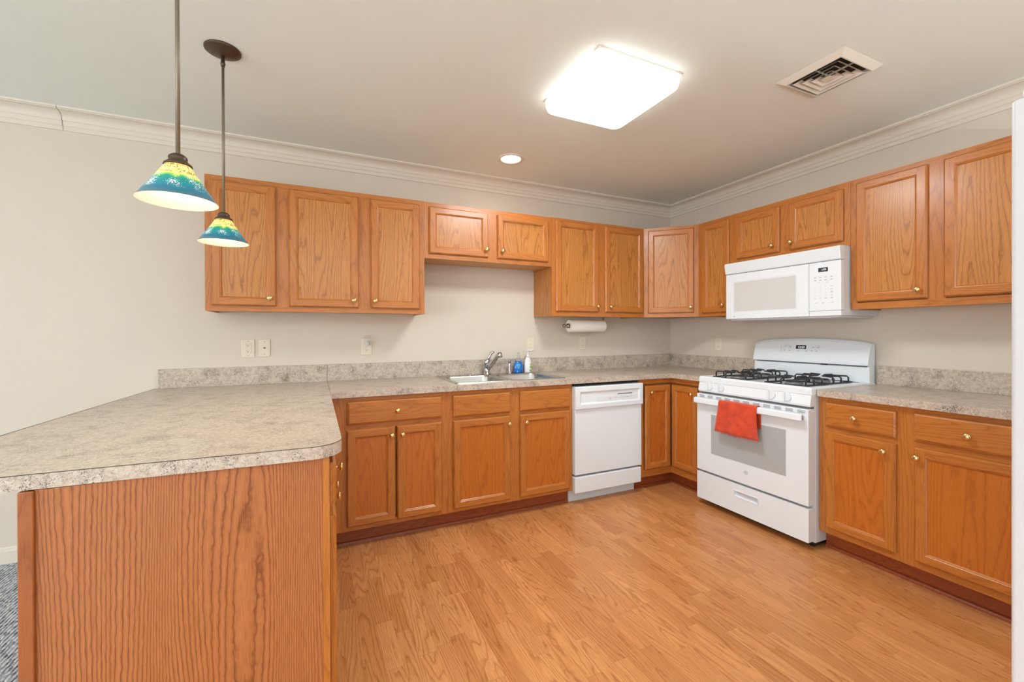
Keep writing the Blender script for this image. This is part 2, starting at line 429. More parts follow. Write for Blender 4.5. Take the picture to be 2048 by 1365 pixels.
# ------------------------------------------------------------------ room shell
b = MB(); b.box(-157, 0, -260, 0, -2, 0, FLOOR); struct(b.build('floor'))
b = MB(); b.box(-332, -157, -260, 0, -2, 0.35, CARPET); cp = b.build('floor'); struct(cp)
b = MB(); b.box(-336, 6, -264, 6, H, H+3, CEIL); struct(b.build('ceiling'))
b = MB(); b.box(-336, 4, 0, 4, -2, H, WALL); struct(b.build('wall_back'))
b = MB(); b.box(0, 4, -264, 0, -2, H, WALL); struct(b.build('wall_right'))
b = MB()                                             # rear: unseen opening, moved behind the kitchen to even out the light
b.box(-18, 0, -264, -260, -2, H, WALL); b.box(-232, -18, -264, -260, 92, H, WALL); b.box(-336, -232, -264, -260, -2, H, WALL)
struct(b.build('wall_rear'))
b = MB()                                             # left: window opening
b.box(-336, -332, -264, -250, -2, H, WALL); b.box(-336, -332, -96, 4, -2, H, WALL)
b.box(-336, -332, -250, -96, -2, 14, WALL); b.box(-336, -332, -250, -96, 92, H, WALL)
struct(b.build('wall_left'))
def window(name, x0, x1, y0, y1, z0, z1, n, axis):
    b = MB()
    if axis == 'y':
        b.box(x0, x1, y0, y1, z0, z0+3, TRIM); b.box(x0, x1, y0, y1, z1-3, z1, TRIM)
        for i in range(n+1):
            yy = y0+(y1-y0-3)*i/n; b.box(x0, x1, yy, yy+3, z0+3, z1-3, TRIM)
        b.box(x0, x1, y0, y1, (z0+z1)/2-1, (z0+z1)/2+1, TRIM)
    else:
        b.box(x0, x1, y0, y1, z0, z0+3, TRIM); b.box(x0, x1, y0, y1, z1-3, z1, TRIM)
        for i in range(n+1):
            xx = x0+(x1-x0-3)*i/n; b.box(xx, xx+3, y0, y1, z0+3, z1-3, TRIM)
    struct(b.build(name))
window('window_1', -335, -333, -250, -96, 14, 92, 4, 'y')
window('window_2', -232, -18, -263, -261, 0, 92, 3, 'x')

# crown moulding: profile (distance from wall, drop below ceiling)
CROWN = [(0.0, 4.25), (0.28, 4.25), (0.36, 4.1), (0.36, 3.35), (0.52, 3.25), (0.62, 3.05), (0.62, 2.35), (0.8, 2.2), (0.86, 2.05)]
for i in range(9):
    a = i/8*PI/2; CROWN.append((0.86+2.0*(1-math.cos(a)), 2.05-1.45*math.sin(a)))
CROWN += [(2.86, 0.45), (3.15, 0.4), (3.2, 0.0), (0, 0)]
def sweep(name, runs, prof):
    b = MB(); rows = []
    for r in runs: rows.append([r(d, h) for d, h in prof])
    b.grid(rows, TRIM, closed=True, smooth=False, capends=True)
    return struct(b.build(name))
sweep('trim_1', [lambda d, h: (-336, -d, H-h), lambda d, h: (-178.14, -d, H-h)], CROWN)
sweep('trim_2', [lambda d, h: (-178.02, -d, H-h), lambda d, h: (-d, -d, H-h)], CROWN)
sweep('trim_3', [lambda d, h: (-d, -d, H-h), lambda d, h: (-d, -258, H-h)], CROWN)
BASEP = [(0, 0), (0.55, 0), (0.55, 2.7), (0.4, 2.95), (0.4, 3.2), (0.2, 3.55), (0, 3.6)]
sweep('baseboard_back', [lambda d, z: (-336, -d, z+0.3), lambda d, z: (-152.9, -d, z+0.3)], BASEP)

# ------------------------------------------------------------------ cabinet parts (unit frame: x to the right, front towards -y)
def knob(parent, x, y, z, axis='-y', r=0.62):
    b = MB()
    b.lathe([(0.30, 0), (0.30, 0.08), (0.2, 0.16), (0.17, 0.45), (0.3, 0.62), (r*0.92, 0.72), (r, 0.86), (r*0.93, 1.0), (r*0.6, 1.12), (0.01, 1.16)], BRASS, (x, y, z), axis, 20)
    return b.build('knob', parent)
def door(parent, x0, x1, z0, z1, yf, kx=None, kz=None, grain='z', panel=None):
    """recessed-panel door, back face at y=yf, front at yf-0.72"""
    b = MB(); T = 0.72; fw = 2.05; yf -= 0.05
    def ring(i, y): return [(x0+i, yf-y, z0+i), (x1-i, yf-y, z0+i), (x1-i, yf-y, z1-i), (x0+i, yf-y, z1-i)]
    prof = [(0, 0), (0, 0.38), (0.1, 0.5), (0.28, T)]
    inner = [(1.62, T), (1.72, T-0.1), (1.86, T-0.14), (fw, T-0.36)]
    offs = [(random.uniform(0, 60), random.uniform(0, 60)) for _ in range(5)]
    def strips(pr):
        for (i0, y0), (i1, y1) in zip(pr[:-1], pr[1:]):
            A, B = ring(i0, y0), ring(i1, y1)
            for k in range(4):
                P = [A[k], A[(k+1) % 4], B[(k+1) % 4], B[k]]
                g = 'x' if k in (0, 2) else 'z'
                b.quad(P, OAKF, [guv(p, g, offs[k]) for p in P])
    strips(prof); strips(inner)
    e, f = 0.28, 1.62
    for k, (a, c, d, h) in enumerate([(x0+f, x1-f, z0+e, z0+f), (x1-f, x1-e, z0+e, z1-e), (x0+f, x1-f, z1-f, z1-e), (x0+e, x0+f, z0+e, z1-e)]):
        P = [(a, yf-T, d), (c, yf-T, d), (c, yf-T, h), (a, yf-T, h)]
        g = 'x' if k in (0, 2) else 'z'
        b.quad(P, OAKF, [guv(p, g, offs[k]) for p in P])
    P = ring(fw, T-0.36); b.quad(P, panel or OAK, [guv(p, grain, offs[4]) for p in P])
    P = ring(0, 0); b.quad(P[::-1], OAKF, [guv(p, 'z', offs[4]) for p in P[::-1]])
    o = b.build('door', parent, fix=False)
    if kx is not None: knob(o, kx, yf-T, kz)
    return o
def slab(parent, x0, x1, z0, z1, yf, kx=None, kz=None, name='drawer'):
    yf -= 0.05; b = MB(); T = 0.72; off = (random.uniform(0, 60), random.uniform(0, 60))
    def ring(i, y): return [(x0+i, yf-y, z0+i), (x1-i, yf-y, z0+i), (x1-i, yf-y, z1-i), (x0+i, yf-y, z1-i)]
    pr = [(0, 0), (0, 0.34), (0.12, 0.5), (0.36, 0.6), (0.44, T)]
    for (i0, y0), (i1, y1) in zip(pr[:-1], pr[1:]):
        A, B = ring(i0, y0), ring(i1, y1)
        for k in range(4):
            P = [A[k], A[(k+1) % 4], B[(k+1) % 4], B[k]]
            b.quad(P, OAKF, [guv(p, 'x', off) for p in P])
    P = ring(0.44, T); b.quad(P, OAKF, [guv(p, 'x', off) for p in P])
    P = ring(0, 0); b.quad(P[::-1], OAKF, [guv(p, 'x', off) for p in P[::-1]])
    o = b.build(name, parent, fix=False)
    if kx is not None: knob(o, kx, yf-T, kz)
    return o
def face_frame(parent, stiles, rails, yb):
    """stiles [(x0,x1,z0,z1)], rails the same; 0.75 thick in front of yb"""
    b = MB()
    for x0, x1, z0, z1 in stiles: b.box(x0, x1, yb-0.75, yb, z0, z1, OAKF, 'z')
    for x0, x1, z0, z1 in rails: b.box(x0, x1, yb-0.75, yb, z0, z1, OAKF, 'x')
    return b.build('face_frame', parent)
def upper(name, label, loc, rz, W, z0, z1, doors, mids, group='oak wall cabinets'):
    """doors [(x0,x1,z0,z1,kx,kz)], mids = centres of the middle stiles"""
    t = tag(empty(name, (loc[0], loc[1], z0), rz), label, 'cabinet', group)
    h = z1-z0; D = 11.35
    b = MB(); b.box(0, W, -D, -0.03, 0.5, h, OAK, 'z'); b.box(0.5, W-0.5, -D, -0.4, 0.35, 0.5, OAKI)
    b.box(0, 0.5, -D, -0.03, 0, 0.5, OAK, 'z'); b.box(W-0.5, W, -D, -0.03, 0, 0.5, OAK, 'z')
    b.build('carcass', t)
    st = [(0, 1.5, 0, h), (W-1.5, W, 0, h)] + [(m-1.5, m+1.5, 1.5, h-1.5) for m in mids]
    face_frame(t, st, [(1.5, W-1.5, 0, 1.5), (1.5, W-1.5, h-1.5, h)], -D)
    for x0, x1, a, c, kx, kz in doors: door(t, x0, x1, a-z0, c-z0, -D-0.75, kx, kz-z0)
    return t
BACK, RIGHT = 0.0, -PI/2
X = lambda x, o: x-o
o = -150.05
upper('wall_cabinet', 'oak three-door wall cabinet at the left end, behind the pendant lamps', (o, 0), BACK, 49.3, 54.2, 84.8,
      [(-148.8-o, -136.05-o, 55.45, 83.6, -137.35-o, 57.3), (-133.35-o, -117.6-o, 55.45, 83.6, -118.8-o, 57.3), (-114.7-o, -102.15-o, 55.45, 83.6, -113.7-o, 57.3)],
      [-134.7-o, -116.15-o])
o = -100.73
upper('wall_cabinet', 'short oak two-door wall cabinet hanging over the sink', (o, 0), BACK, 39.7, 69.45, 84.75,
      [(-99.5-o, -82.35-o, 70.75, 83.5, -83.05-o, 72.85), (-79.4-o, -62.45-o, 70.75, 83.5, -78.0-o, 72.85)], [-80.9-o])
o = -61.0
upper('wall_cabinet', 'tall oak two-door wall cabinet above the paper towel roll', (o, 0), BACK, 36.55, 54.2, 84.85,
      [(-59.7-o, -43.85-o, 55.7, 84.0, -44.35-o, 57.5), (-41.05-o, -25.2-o, 55.7, 84.0, -39.3-o, 57.5)], [-42.45-o])
# diagonal corner cabinet
t = tag(empty('wall_cabinet', (-24.4, -12.1, 54.2), -PI/4), 'oak diagonal corner wall cabinet with one door where the two walls meet', 'cabinet', 'oak wall cabinets')
h = 30.6; W = 17.42; r = math.sqrt(0.5)
def tol(x, y):                                     # world (inches) -> unit frame
    dx, dy = x+24.4, y+12.1
    return (dx*r-dy*r, dx*r+dy*r)
b = MB(); b.prism([tol(*p) for p in ((-24.38, -0.05), (-24.38, -12.08+0.55), (-11.55, -24.38), (-0.05, -24.38), (-0.05, -0.05))], 0.3, h, OAKE)
b.build('carcass', t)
b = MB()
b.box(0, 1.9, 0, 0.7, 0, h, OAKF, 'z'); b.box(W-1.9, W, 0, 0.7, 0, h, OAKF, 'z')
b.box(1.9, W-1.9, 0, 0.7, 0, 1.6, OAKF, 'x'); b.box(1.9, W-1.9, 0, 0.7, h-1.6, h, OAKF, 'x'); b.build('face_frame', t)
door(t, 1.45, W-1.45, 1.35, 29.6, 0, W-2.55, 3.2)
o = -24.45
upper('wall_cabinet', 'narrow single-door oak wall cabinet left of the white microwave', (0, o), RIGHT, 13.0, 54.2, 84.85,
      [(1.75, 11.75, 55.2, 83.8, 9.9, 57.5)], [])
o = -37.5
upper('wall_cabinet', 'short oak two-door wall cabinet directly above the white microwave', (0, o), RIGHT, 31.25, 69.55, 84.85,
      [(1.25, 14.4, 70.9, 83.4, 12.6, 72.9), (17.0, 29.9, 70.9, 83.4, 17.7, 72.9)], [15.7])
o = -68.8
upper('wall_cabinet', 'tall oak two-door wall cabinet right of the microwave, cut off by the refrigerator', (0, o), RIGHT, 33.6, 54.3, 84.85,
      [(1.3, 14.15, 56.0, 83.75, 12.8, 57.8), (16.7, 32.3, 56.0, 83.75, 30.8, 57.8)], [15.4])

# ------------------------------------------------------------------ base cabinets
def base_body(t, W, x0=0.0, D=23.35, kick=True, hollow=False):
    b = MB()
    if hollow:
        b.box(x0, x0+0.6, -D, -0.05, 4.1, 34.45, OAKE, 'z'); b.box(W-0.6, W, -D, -0.05, 4.1, 34.45, OAKE, 'z')
        b.box(x0+0.6, W-0.6, -D, -0.05, 4.1, 4.7, OAKE, 'x'); b.box(x0+0.6, W-0.6, -0.6, -0.05, 4.7, 34.45, OAKE, 'x')
    else: b.box(x0, W, -D, -0.05, 4.1, 34.45, OAKE, 'z')
    b.build('carcass', t)
    if kick:
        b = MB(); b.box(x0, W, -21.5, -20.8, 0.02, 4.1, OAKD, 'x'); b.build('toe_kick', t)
YF = -24.1
def base(label, loc, rz, W, stiles, rails, doors, drawers, kick=True):
    t = tag(empty('base_cabinet', (loc[0], loc[1], 0), rz), label, 'cabinet', 'oak base cabinets')
    base_body(t, W, kick=kick, hollow='sink' in label)
    face_frame(t, stiles, rails, -23.35)
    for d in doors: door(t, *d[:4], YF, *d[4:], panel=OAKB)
    for d in drawers: slab(t, *d[:4], YF, *d[4:6], name=(d[6] if len(d) > 6 else 'drawer'))
    return t
o = -126.25; W = 28.2
base('oak base cabinet with one wide drawer over two doors, beside the peninsula', (o, 0), BACK, W,
     [(0, 5.6, 4.1, 34.45), (W-2, W, 4.1, 34.45)], [(5.6, W-2, 32.9, 34.45), (5.6, W-2, 27, 28.4), (5.6, W-2, 4.1, 5.6)],
     [(-121.4-o, -110.72-o, 5.2, 27.1, -111.55-o, 25.15), (-110.28-o, -99.5-o, 5.1, 27.1, -109.1-o, 25.15)],
     [(-121.3-o, -99.45-o, 28.25, 33.5, -110.2-o, 30.85)])
o = -98.02; W = 36.6
base('oak sink base cabinet with two knobless false fronts, left of the dishwasher', (o, 0), BACK, W,
     [(0, 2, 4.1, 34.45), (W-2, W, 4.1, 34.45), (17, 20.1, 4.1, 34.45)], [(a, c, z, zz) for a, c in ((2, 17), (20.1, W-2)) for z, zz in ((32.9, 34.45), (27, 28.3), (4.1, 5.6))],
     [(-96.6-o, -80.95-o, 5.0, 27.1, -81.5-o, 25.05), (-78.1-o, -62.45-o, 5.0, 27.1, -76.5-o, 25.05)],
     [(-96.6-o, -80.9-o, 28.0, 33.4, None, None, 'false_front'), (-78.1-o, -62.4-o, 28.0, 33.4, None, None, 'false_front')])
# pie-cut corner base
t = tag(empty('base_cabinet', (0, 0, 0)), 'oak L-shaped corner base cabinet with two doors meeting in the inside corner', 'cabinet', 'oak base cabinets')
b = MB(); b.prism([(-0.05, -0.05), (-0.05, -37.6), (-23.35, -37.6), (-23.35, -23.35), (-37.0, -23.35), (-37.0, -0.05)], 4.1, 34.45, OAKE); b.build('carcass', t)
b = MB()
b.box(-37.0, -35.4, -24.1, -23.35, 4.1, 34.45, OAKF, 'z'); b.box(-35.4, -24.1, -24.1, -23.35, 33.0, 34.45, OAKF, 'x'); b.box(-35.4, -24.1, -24.1, -23.35, 4.1, 6.2, OAKF, 'x')
b.box(-24.1, -23.35, -37.6, -35.2, 4.1, 34.45, OAKF, 'z'); b.box(-24.1, -23.35, -35.2, -23.36, 33.0, 34.45, OAKF, 'y'); b.box(-24.1, -23.35, -35.2, -23.36, 4.1, 6.2, OAKF, 'y')
b.build('face_frame', t)
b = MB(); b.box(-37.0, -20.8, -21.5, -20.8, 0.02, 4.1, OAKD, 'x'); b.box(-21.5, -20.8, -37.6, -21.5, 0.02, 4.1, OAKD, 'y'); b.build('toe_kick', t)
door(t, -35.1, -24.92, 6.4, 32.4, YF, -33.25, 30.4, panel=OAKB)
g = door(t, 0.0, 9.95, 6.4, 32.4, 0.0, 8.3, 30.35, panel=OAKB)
g.location = Vector((-24.1, -25.0, 0))*S; g.rotation_euler = (0, 0, -PI/2)
o = -68.6; W = 33.8
base('oak base cabinet with two drawers and two doors, right of the white range', (0, o), RIGHT, W,
     [(0, 2, 4.1, 34.45), (W-2, W, 4.1, 34.45), (13.9, 17.4, 4.1, 34.45)], [(a, c, z, zz) for a, c in ((2, 13.9), (17.4, W-2)) for z, zz in ((32.9, 34.45), (27, 28.3), (4.1, 5.9))],
     [(1.4, 14.25, 5.55, 27.0, 12.5, 25.15), (17.1, 32.4, 5.55, 27.1, 17.65, 25.25)],
     [(1.5, 14.3, 28.1, 33.35, 7.4, 30.8), (17.05, 32.4, 28.3, 33.5, 24.6, 30.8)])
# peninsula (faces +x); unit frame origin at its near back corner
t = tag(empty('peninsula_cabinet', (-152.3, -72.6, 0), PI/2), 'oak peninsula cabinet with large plain end panel facing the camera', 'cabinet', 'oak base cabinets')
b = MB(); b.box(0.5, 46.4, -25.25, 0, 4.1, 34.45, OAKE, 'z'); b.box(46.4, 72.5, -25.25, 0, 0.5, 34.45, OAKE, 'z'); b.box(0.5, 46.4, -22.2, 0, 0.5, 4.1, OAKE, 'z'); b.build('carcass', t)
b = MB(); b.box(0, 0.5, -25.28, 0, 0.4, 34.45, OAKE, 'z'); b.build('end_panel', t, label='flat oak veneer end panel with wavy vertical grain')
b = MB(); b.box(-0.28, 0.45, -0.75, 0.40, 0.4, 34.45, OAKT, 'z'); b.build('corner_trim', t, bevel=0.12, label='darker oak corner strip')
face_frame(t, [(0, 2, 4.1, 34.45), (13.6, 16.8, 4.1, 34.45), (29, 46.4, 4.1, 34.45)], [(a, c, z, zz) for a, c in ((2, 13.6), (16.8, 29)) for z, zz in ((32.9, 34.45), (27, 28.3), (4.1, 5.8))], -25.3)
door(t, 0.9, 13.9, 5.4, 27.1, -26.05, 12.8, 25.2); door(t, 16.6, 29.8, 5.4, 27.1, -26.05, 17.9, 25.2)
slab(t, 0.9, 13.9, 28.2, 33.5, -26.05, 7.4, 31.0); slab(t, 16.6, 29.8, 28.2, 33.5, -26.05, 23.2, 31.0)
# shoe moulding along the toe kicks
def shoe(name, pts, n):
    prof = [(0, 0), (0.62, 0), (0.55, 0.35), (0.36, 0.6), (0.0, 0.78)]
    rows = [[(p[0]+n_[0]*d, p[1]+n_[1]*d, z+0.01) for d, z in prof] for p, n_ in zip(pts, n)]
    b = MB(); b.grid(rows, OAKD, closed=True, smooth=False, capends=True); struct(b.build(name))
shoe('trim_4', [(-126.2, -21.5), (-61.6, -21.5)], [(0, -1), (0, -1)])
shoe('trim_5', [(-36.9, -21.5), (-21.5, -21.5), (-21.5, -37.6)], [(0, -1), (-1, -1), (-1, 0)])
shoe('trim_6', [(-21.5, -68.7), (-21.5, -102.3)], [(-1, 0), (-1, 0)])

# ------------------------------------------------------------------ worktops
def arc(cx, cy, r, a0, a1, n=8):
    return [(cx+r*math.cos(a0+(a1-a0)*i/n), cy+r*math.sin(a0+(a1-a0)*i/n)) for i in range(n+1)]
ct = tag(empty('countertop', (-143, -37, 34.5)), 'speckled laminate worktop of the peninsula with rounded corners and breakfast overhang', 'countertop', 'granite-look worktops')
def rel(o, pts): return [(p[0]-o[0], p[1]-o[1]) for p in pts]
O = (-143, -37)
poly = [(-124.78, -0.06), (-162.3, -0.06), (-165.3, -69.4)] + arc(-162.3, -69.5, 3.0, PI, 1.5*PI)[1:] + [(-145, -72.95)] + arc(-128.2, -70.2, 3.4, -PI/2-0.03, 0)
b = MB(); b.prism(rel(O, poly), 0.06, 1.5, LAM); b.build('worktop', ct)
pe = poly[1:]
b = MB(); b.tube([(x-O[0], y-O[1], 1.5) for x, y in pe], 0.045, LAMEDGE, 6); b.build('edge_seam', ct, label='thin dark seam line along the top edge')
b = MB(); b.box(-161.5-O[0], -124.8-O[0], -0.8-O[1], -0.06-O[1], 1.5, 6.1, LAM); b.build('backsplash', ct, bevel=0.06)
# back run with sink hole and short leg at the corner
O = (-62, -12)
ct = tag(empty('countertop', (O[0], O[1], 34.5)), 'speckled laminate worktop running along the back wall around the sink into the corner', 'countertop', 'granite-look worktops')
SX0, SX1, SY0, SY1 = -94.6, -62.9, -21.7, -2.8
b = MB()
def rb(x0, x1, y0, y1, z0=0.06, z1=1.5): b.box(x0-O[0], x1-O[0], y0-O[1], y1-O[1], z0, z1, LAM)
rb(-124.72, SX0, -25.2, -0.06); rb(SX0, SX1, SY1, -0.06); rb(SX0, SX1, -25.2, SY0); rb(SX1, -25.2, -25.2, -0.06); rb(-25.2, -0.06, -37.55, -0.06)
b.build('worktop', ct)
b = MB(); b.box(-124.75-O[0], -0.06-O[0], -0.8-O[1], -0.06-O[1], 1.5, 6.1, LAM); b.box(-0.8-O[0], -0.06-O[0], -37.55-O[1], -0.8-O[1], 1.5, 6.1, LAM); b.build('backsplash', ct, bevel=0.06)
O = (-12, -85)
ct = tag(empty('countertop', (O[0], O[1], 34.5)), 'short speckled laminate worktop right of the range with grey streaks', 'countertop', 'granite-look worktops')
b = MB(); rb(-25.25, -0.06, -102.4, -68.75); b.build('worktop', ct, bevel=0.06)
b = MB(); rb(-0.8, -0.06, -102.4, -68.75, 1.5, 6.1); b.build('backsplash', ct, bevel=0.06)

# ------------------------------------------------------------------ sink, faucet, bottles
t = tag(empty('sink', (-78.75, -12.3, 36.0)), 'stainless steel double-bowl drop-in sink in the back worktop', 'sink')
def rrect(x0, x1, y0, y1, r, n=5):
    return arc(x1-r, y1-r, r, 0, PI/2, n)+arc(x0+r, y1-r, r, PI/2, PI, n)+arc(x0+r, y0+r, r, PI, 1.5*PI, n)+arc(x1-r, y0+r, r, 1.5*PI, 2*PI, n)
import bmesh
def rim_mesh():
    """flat rim with two bowl openings, bowls hanging below"""
    bm = bmesh.new()
    def loop(pts, z): return [bm.verts.new((x*S, y*S, z*S)) for x, y in pts]
    outer = rrect(-16.6, 16.6, -10.2, 10.9, 1.0); outer0 = loop(outer, 0.02); outer1 = loop([(x*0.995, y*0.992) for x, y in outer], 0.16)
    edges = []
    def ring_edges(l): return [bm.edges.new((l[i], l[(i+1) % len(l)])) for i in range(len(l))]
    eo = ring_edges(outer1); ring_edges(outer0)
    n = len(outer)
    for i in range(n): bm.faces.new((outer0[i], outer0[(i+1) % n], outer1[(i+1) % n], outer1[i]))
    fill = list(eo)
    for bx0, bx1 in ((-15.3, -0.6), (0.6, 15.3)):
        prs = [(0, 0.16), (0.12, 0.02), (0.3, -0.4), (0.5, -5.5), (0.9, -6.6), (1.8, -7.0)]
        loops = []
        for ins, z in prs: loops.append(loop(rrect(bx0+ins, bx1-ins, -9.1+ins, 7.0-ins, 2.4-ins*0.5), z))
        fill += ring_edges(loops[0])
        for A, B in zip(loops[:-1], loops[1:]):
            m = len(A)
            for i in range(m):
                f = bm.faces.new((A[i], B[i], B[(i+1) % m], A[(i+1) % m])); f.smooth = True
        bm.faces.new(loops[-1])
    bmesh.ops.triangle_fill(bm, edges=fill, use_beauty=True)
    bmesh.ops.recalc_face_normals(bm, faces=bm.faces)
    # make sure the rim looks up
    me = bpy.data.meshes.new('basin'); bm.to_mesh(me); bm.free(); me.materials.append(STEEL)
    return me
ob = bpy.data.objects.new('basin', rim_mesh()); C.objects.link(ob); ob.parent = t
for cx in (-7.9, 7.9):
    b = MB(); b.lathe([(1.7, -6.95), (1.7, -6.85), (1.3, -6.85), (1.2, -6.98)], CHROME, (cx, -1, 0)); b.build('drain', t)
t = tag(empty('faucet', (-79.2, -3.2, 36.17)), 'chrome single-lever kitchen faucet behind the sink bowls', 'faucet')
b = MB(); b.lathe([(1.2, 0), (1.2, 0.15), (0.9, 0.35), (0.88, 3.0), (0.98, 3.1), (0.95, 4.0), (0.8, 4.5), (0.3, 4.75)], CHROME, (0, 0, 0)); b.build('faucet_body', t)
b = MB(); b.tube([(0.1, -0.3, 1.5), (0.6, -1.4, 2.7), (1.5, -3.6, 5.1), (1.9, -4.5, 6.1), (2.1, -5.0, 6.3)], [0.6, 0.75, 0.62, 0.68, 0.7], CHROME, 14); 
b.tube([(2.05, -4.8, 6.75), (2.25, -5.3, 5.4)], [0.82, 0.8], CHROME, 14); b.build('spout', t)
b = MB(); b.tube([(0.1, 0, 4.0), (0.7, -0.3, 5.3), (1.3, -0.7, 6.7), (2.1, -1.0, 6.9)], [0.6, 0.42, 0.45, 0.3], CHROME, 12); b.build('lever', t)
t = tag(empty('side_sprayer', (-71.4, -3.1, 36.17)), 'small chrome side sprayer standing left of the blue bottle', 'sprayer')
b = MB(); b.lathe([(0.85, 0), (0.8, 0.25), (0.5, 0.4), (0.42, 1.0), (0.5, 2.2), (0.42, 3.0), (0.35, 3.3)], CHROME); b.build('sprayer_body', t)
b = MB(); b.tube([(0, 0, 3.2), (-0.2, -0.2, 3.8), (-0.55, -0.5, 4.3)], [0.36, 0.4, 0.5], CHROME, 10); b.tube([(0, 0, 3.3), (0.55, 0.1, 4.2)], 0.16, CHROME, 8); b.build('sprayer_head', t)
t = tag(empty('soap_dispenser_cap', (-85.2, -4.2, 36.17)), 'low chrome hole cap on the sink rim left of the faucet', 'cap')
b = MB(); b.lathe([(0.9, 0), (0.9, 0.12), (0.5, 0.3), (0.01, 0.35)], CHROME); b.build('cap', t)
t = tag(empty('dish_soap_bottle', (-68.1, -2.7, 36.17)), 'clear dish soap bottle with blue liquid between sprayer and white pump bottle', 'bottle')
b = MB()
def oval(prof, m, sy=0.6, c=(0, 0)):
    rows = [[(c[0]+r_*math.cos(2*PI*j/24), c[1]+r_*sy*math.sin(2*PI*j/24), z) for j in range(24)] for r_, z in prof]
    b.grid(rows, m, closed=True, capends=True)
oval([(1.3, 0), (1.55, 0.2), (1.68, 1.1), (1.6, 2.2), (1.3, 3.2), (1.0, 3.75)], BLUEL); b.build('liquid', t)
b = MB(); oval([(1.02, 3.76), (0.8, 4.5), (0.62, 5.0), (0.6, 5.3)], CLEAR); b.build('bottle_neck', t)
b = MB(); b.lathe([(0.62, 5.3), (0.6, 5.8), (0.35, 5.95), (0.3, 6.5), (0.1, 6.6)], CLEAR, segs=16); b.build('cap', t)
b = MB(); oval([(0.9, 1.1), (0.95, 1.2), (0.95, 2.6), (0.85, 2.8)], LBLB, 0.6, (-0.15, -0.42)); b.build('label', t)
t = tag(empty('hand_soap_bottle', (-64.6, -2.6, 36.17)), 'white pump bottle of hand soap at the right behind the sink', 'bottle')
b = MB(); oval([(1.15, 0), (1.3, 0.2), (1.25, 2.6), (1.05, 4.0), (0.6, 4.8), (0.5, 5.0)], SOAPW, 0.65); b.build('bottle_body', t)
b = MB(); b.lathe([(0.55, 5.0), (0.55, 5.5), (0.22, 5.6), (0.2, 6.9), (0.45, 7.0), (0.45, 7.25)], SOAPW, segs=16)
b.tube([(0, 0, 7.12), (1.1, -0.5, 7.12), (1.35, -0.6, 6.95)], [0.24, 0.17, 0.12], SOAPW, 8); b.build('pump', t)
b = MB(); b.box(0.35, 0.95, -0.82, -0.6, 1.4, 2.0, LBLG); b.box(0.45, 0.9, -0.86, -0.62, 2.3, 2.8, LBLG); b.box(0.15, 0.9, -0.86, -0.6, 0.3, 0.9, LBLG); b.build('label', t)

# ------------------------------------------------------------------ paper towels
t = tag(empty('paper_towel_holder', (-44, -5.6, 51.3)), 'brushed nickel paper towel holder mounted under the wall cabinet', 'holder')
b = MB(); b.tube([(-8.2, 0, 0), (7.6, 0, 0)], 0.22, NICKEL, 10)
b.lathe([(0.01, -9.1), (0.45, -9.0), (0.62, -8.6), (0.5, -8.2), (0.24, -8.0), (0.3, -7.5), (0.78, -7.35), (0.78, -6.85), (0.3, -6.8)], NICKEL, (0, 0, 0), 'x', 18)
b.build('bar', t)
b = MB(); b.box(7.3, 7.5, -0.4, 0.4, -0.4, 2.85, NICKEL); b.box(6.2, 7.5, -0.4, 0.4, 2.7, 2.85, NICKEL); b.build('bracket', t, bevel=0.1)
b = MB(); rows = []
for x in (-6.75, 7.2):
    rows.append([(x, 2.05*math.cos(2*PI*j/32), 2.05*math.sin(2*PI*j/32)) for j in range(32)])
inn = [[(x, 0.8*math.cos(2*PI*j/32), 0.8*math.sin(2*PI*j/32)) for j in range(32)] for x in (-6.75, 7.2)]
b.grid([inn[0], rows[0], rows[1], inn[1], inn[0]], PAPER, closed=True)
for f in range(len(b.sm)): b.sm[f] = (f//32) in (1, 3)
t2 = empty('paper_towel_roll', (-44, -5.6, 51.3)); tag(t2, 'white paper towel roll hanging under the cabinet above the outlet', 'paper towel')
b.build('paper', t2, bevel=0.12)
b = MB(); b.grid([[(x, 0.78*math.cos(2*PI*j/24), 0.78*math.sin(2*PI*j/24)) for j in range(24)] for x in (-6.7, 7.15)], plain('cardboard_core', srgb(150, 128, 104), 0.9), closed=True); b.build('core', t2)

# ------------------------------------------------------------------ outlets and switches (unit frame: wall at y=0, facing -y)
def plate(t, w=2.75, h=4.6):
    b = MB(); b.box(-w/2, w/2, -0.22, -0.02, -h/2, h/2, PLATE); return b.build('cover_plate', t, bevel=0.1)
def screw(t, z):
    b = MB(); b.lathe([(0.13, 0), (0.1, 0.04)], GREYP, (0, -0.22, z), '-y', 10); b.build('screw', t)
def receptacle(t, z):
    b = MB(); pts = [(0.62*math.cos(a), 0.56*math.sin(a)) for a in [2*PI*i/20 for i in range(20)]]
    pts = [(x, max(-0.46, min(0.46, y))) for x, y in pts]
    b.grid([[(x, y, z+zz) for x, zz in pts] for y in (-0.2, -0.27)], PLATE, closed=True, smooth=False, capends=True)
    b.box(-0.25, -0.18, -0.285, -0.26, z, z+0.26, SLOT); b.box(0.18, 0.25, -0.285, -0.26, z+0.02, z+0.24, SLOT)
    b.lathe([(0.11, 0), (0.1, 0.02)], SLOT, (0, -0.265, z-0.2), '-y', 10)
    b.build('receptacle', t)
def outlet(label, loc, rz, w=2.75):
    t = tag(empty('wall_outlet', loc, rz), label, 'outlet', 'ivory wall outlets'); plate(t, w); receptacle(t, 0.92); receptacle(t, -0.92); screw(t, 0); return t
t = tag(empty('wall_outlet', (-143.35, 0, 45.25)), 'ivory outlet with a square raised face, leftmost plate on the back wall', 'outlet', 'ivory wall outlets')
plate(t, 3.0); b = MB(); b.box(-0.72, 0.72, -0.3, -0.2, -1.35, 1.35, PLATE); b.build('receptacle_block', t, bevel=0.05)
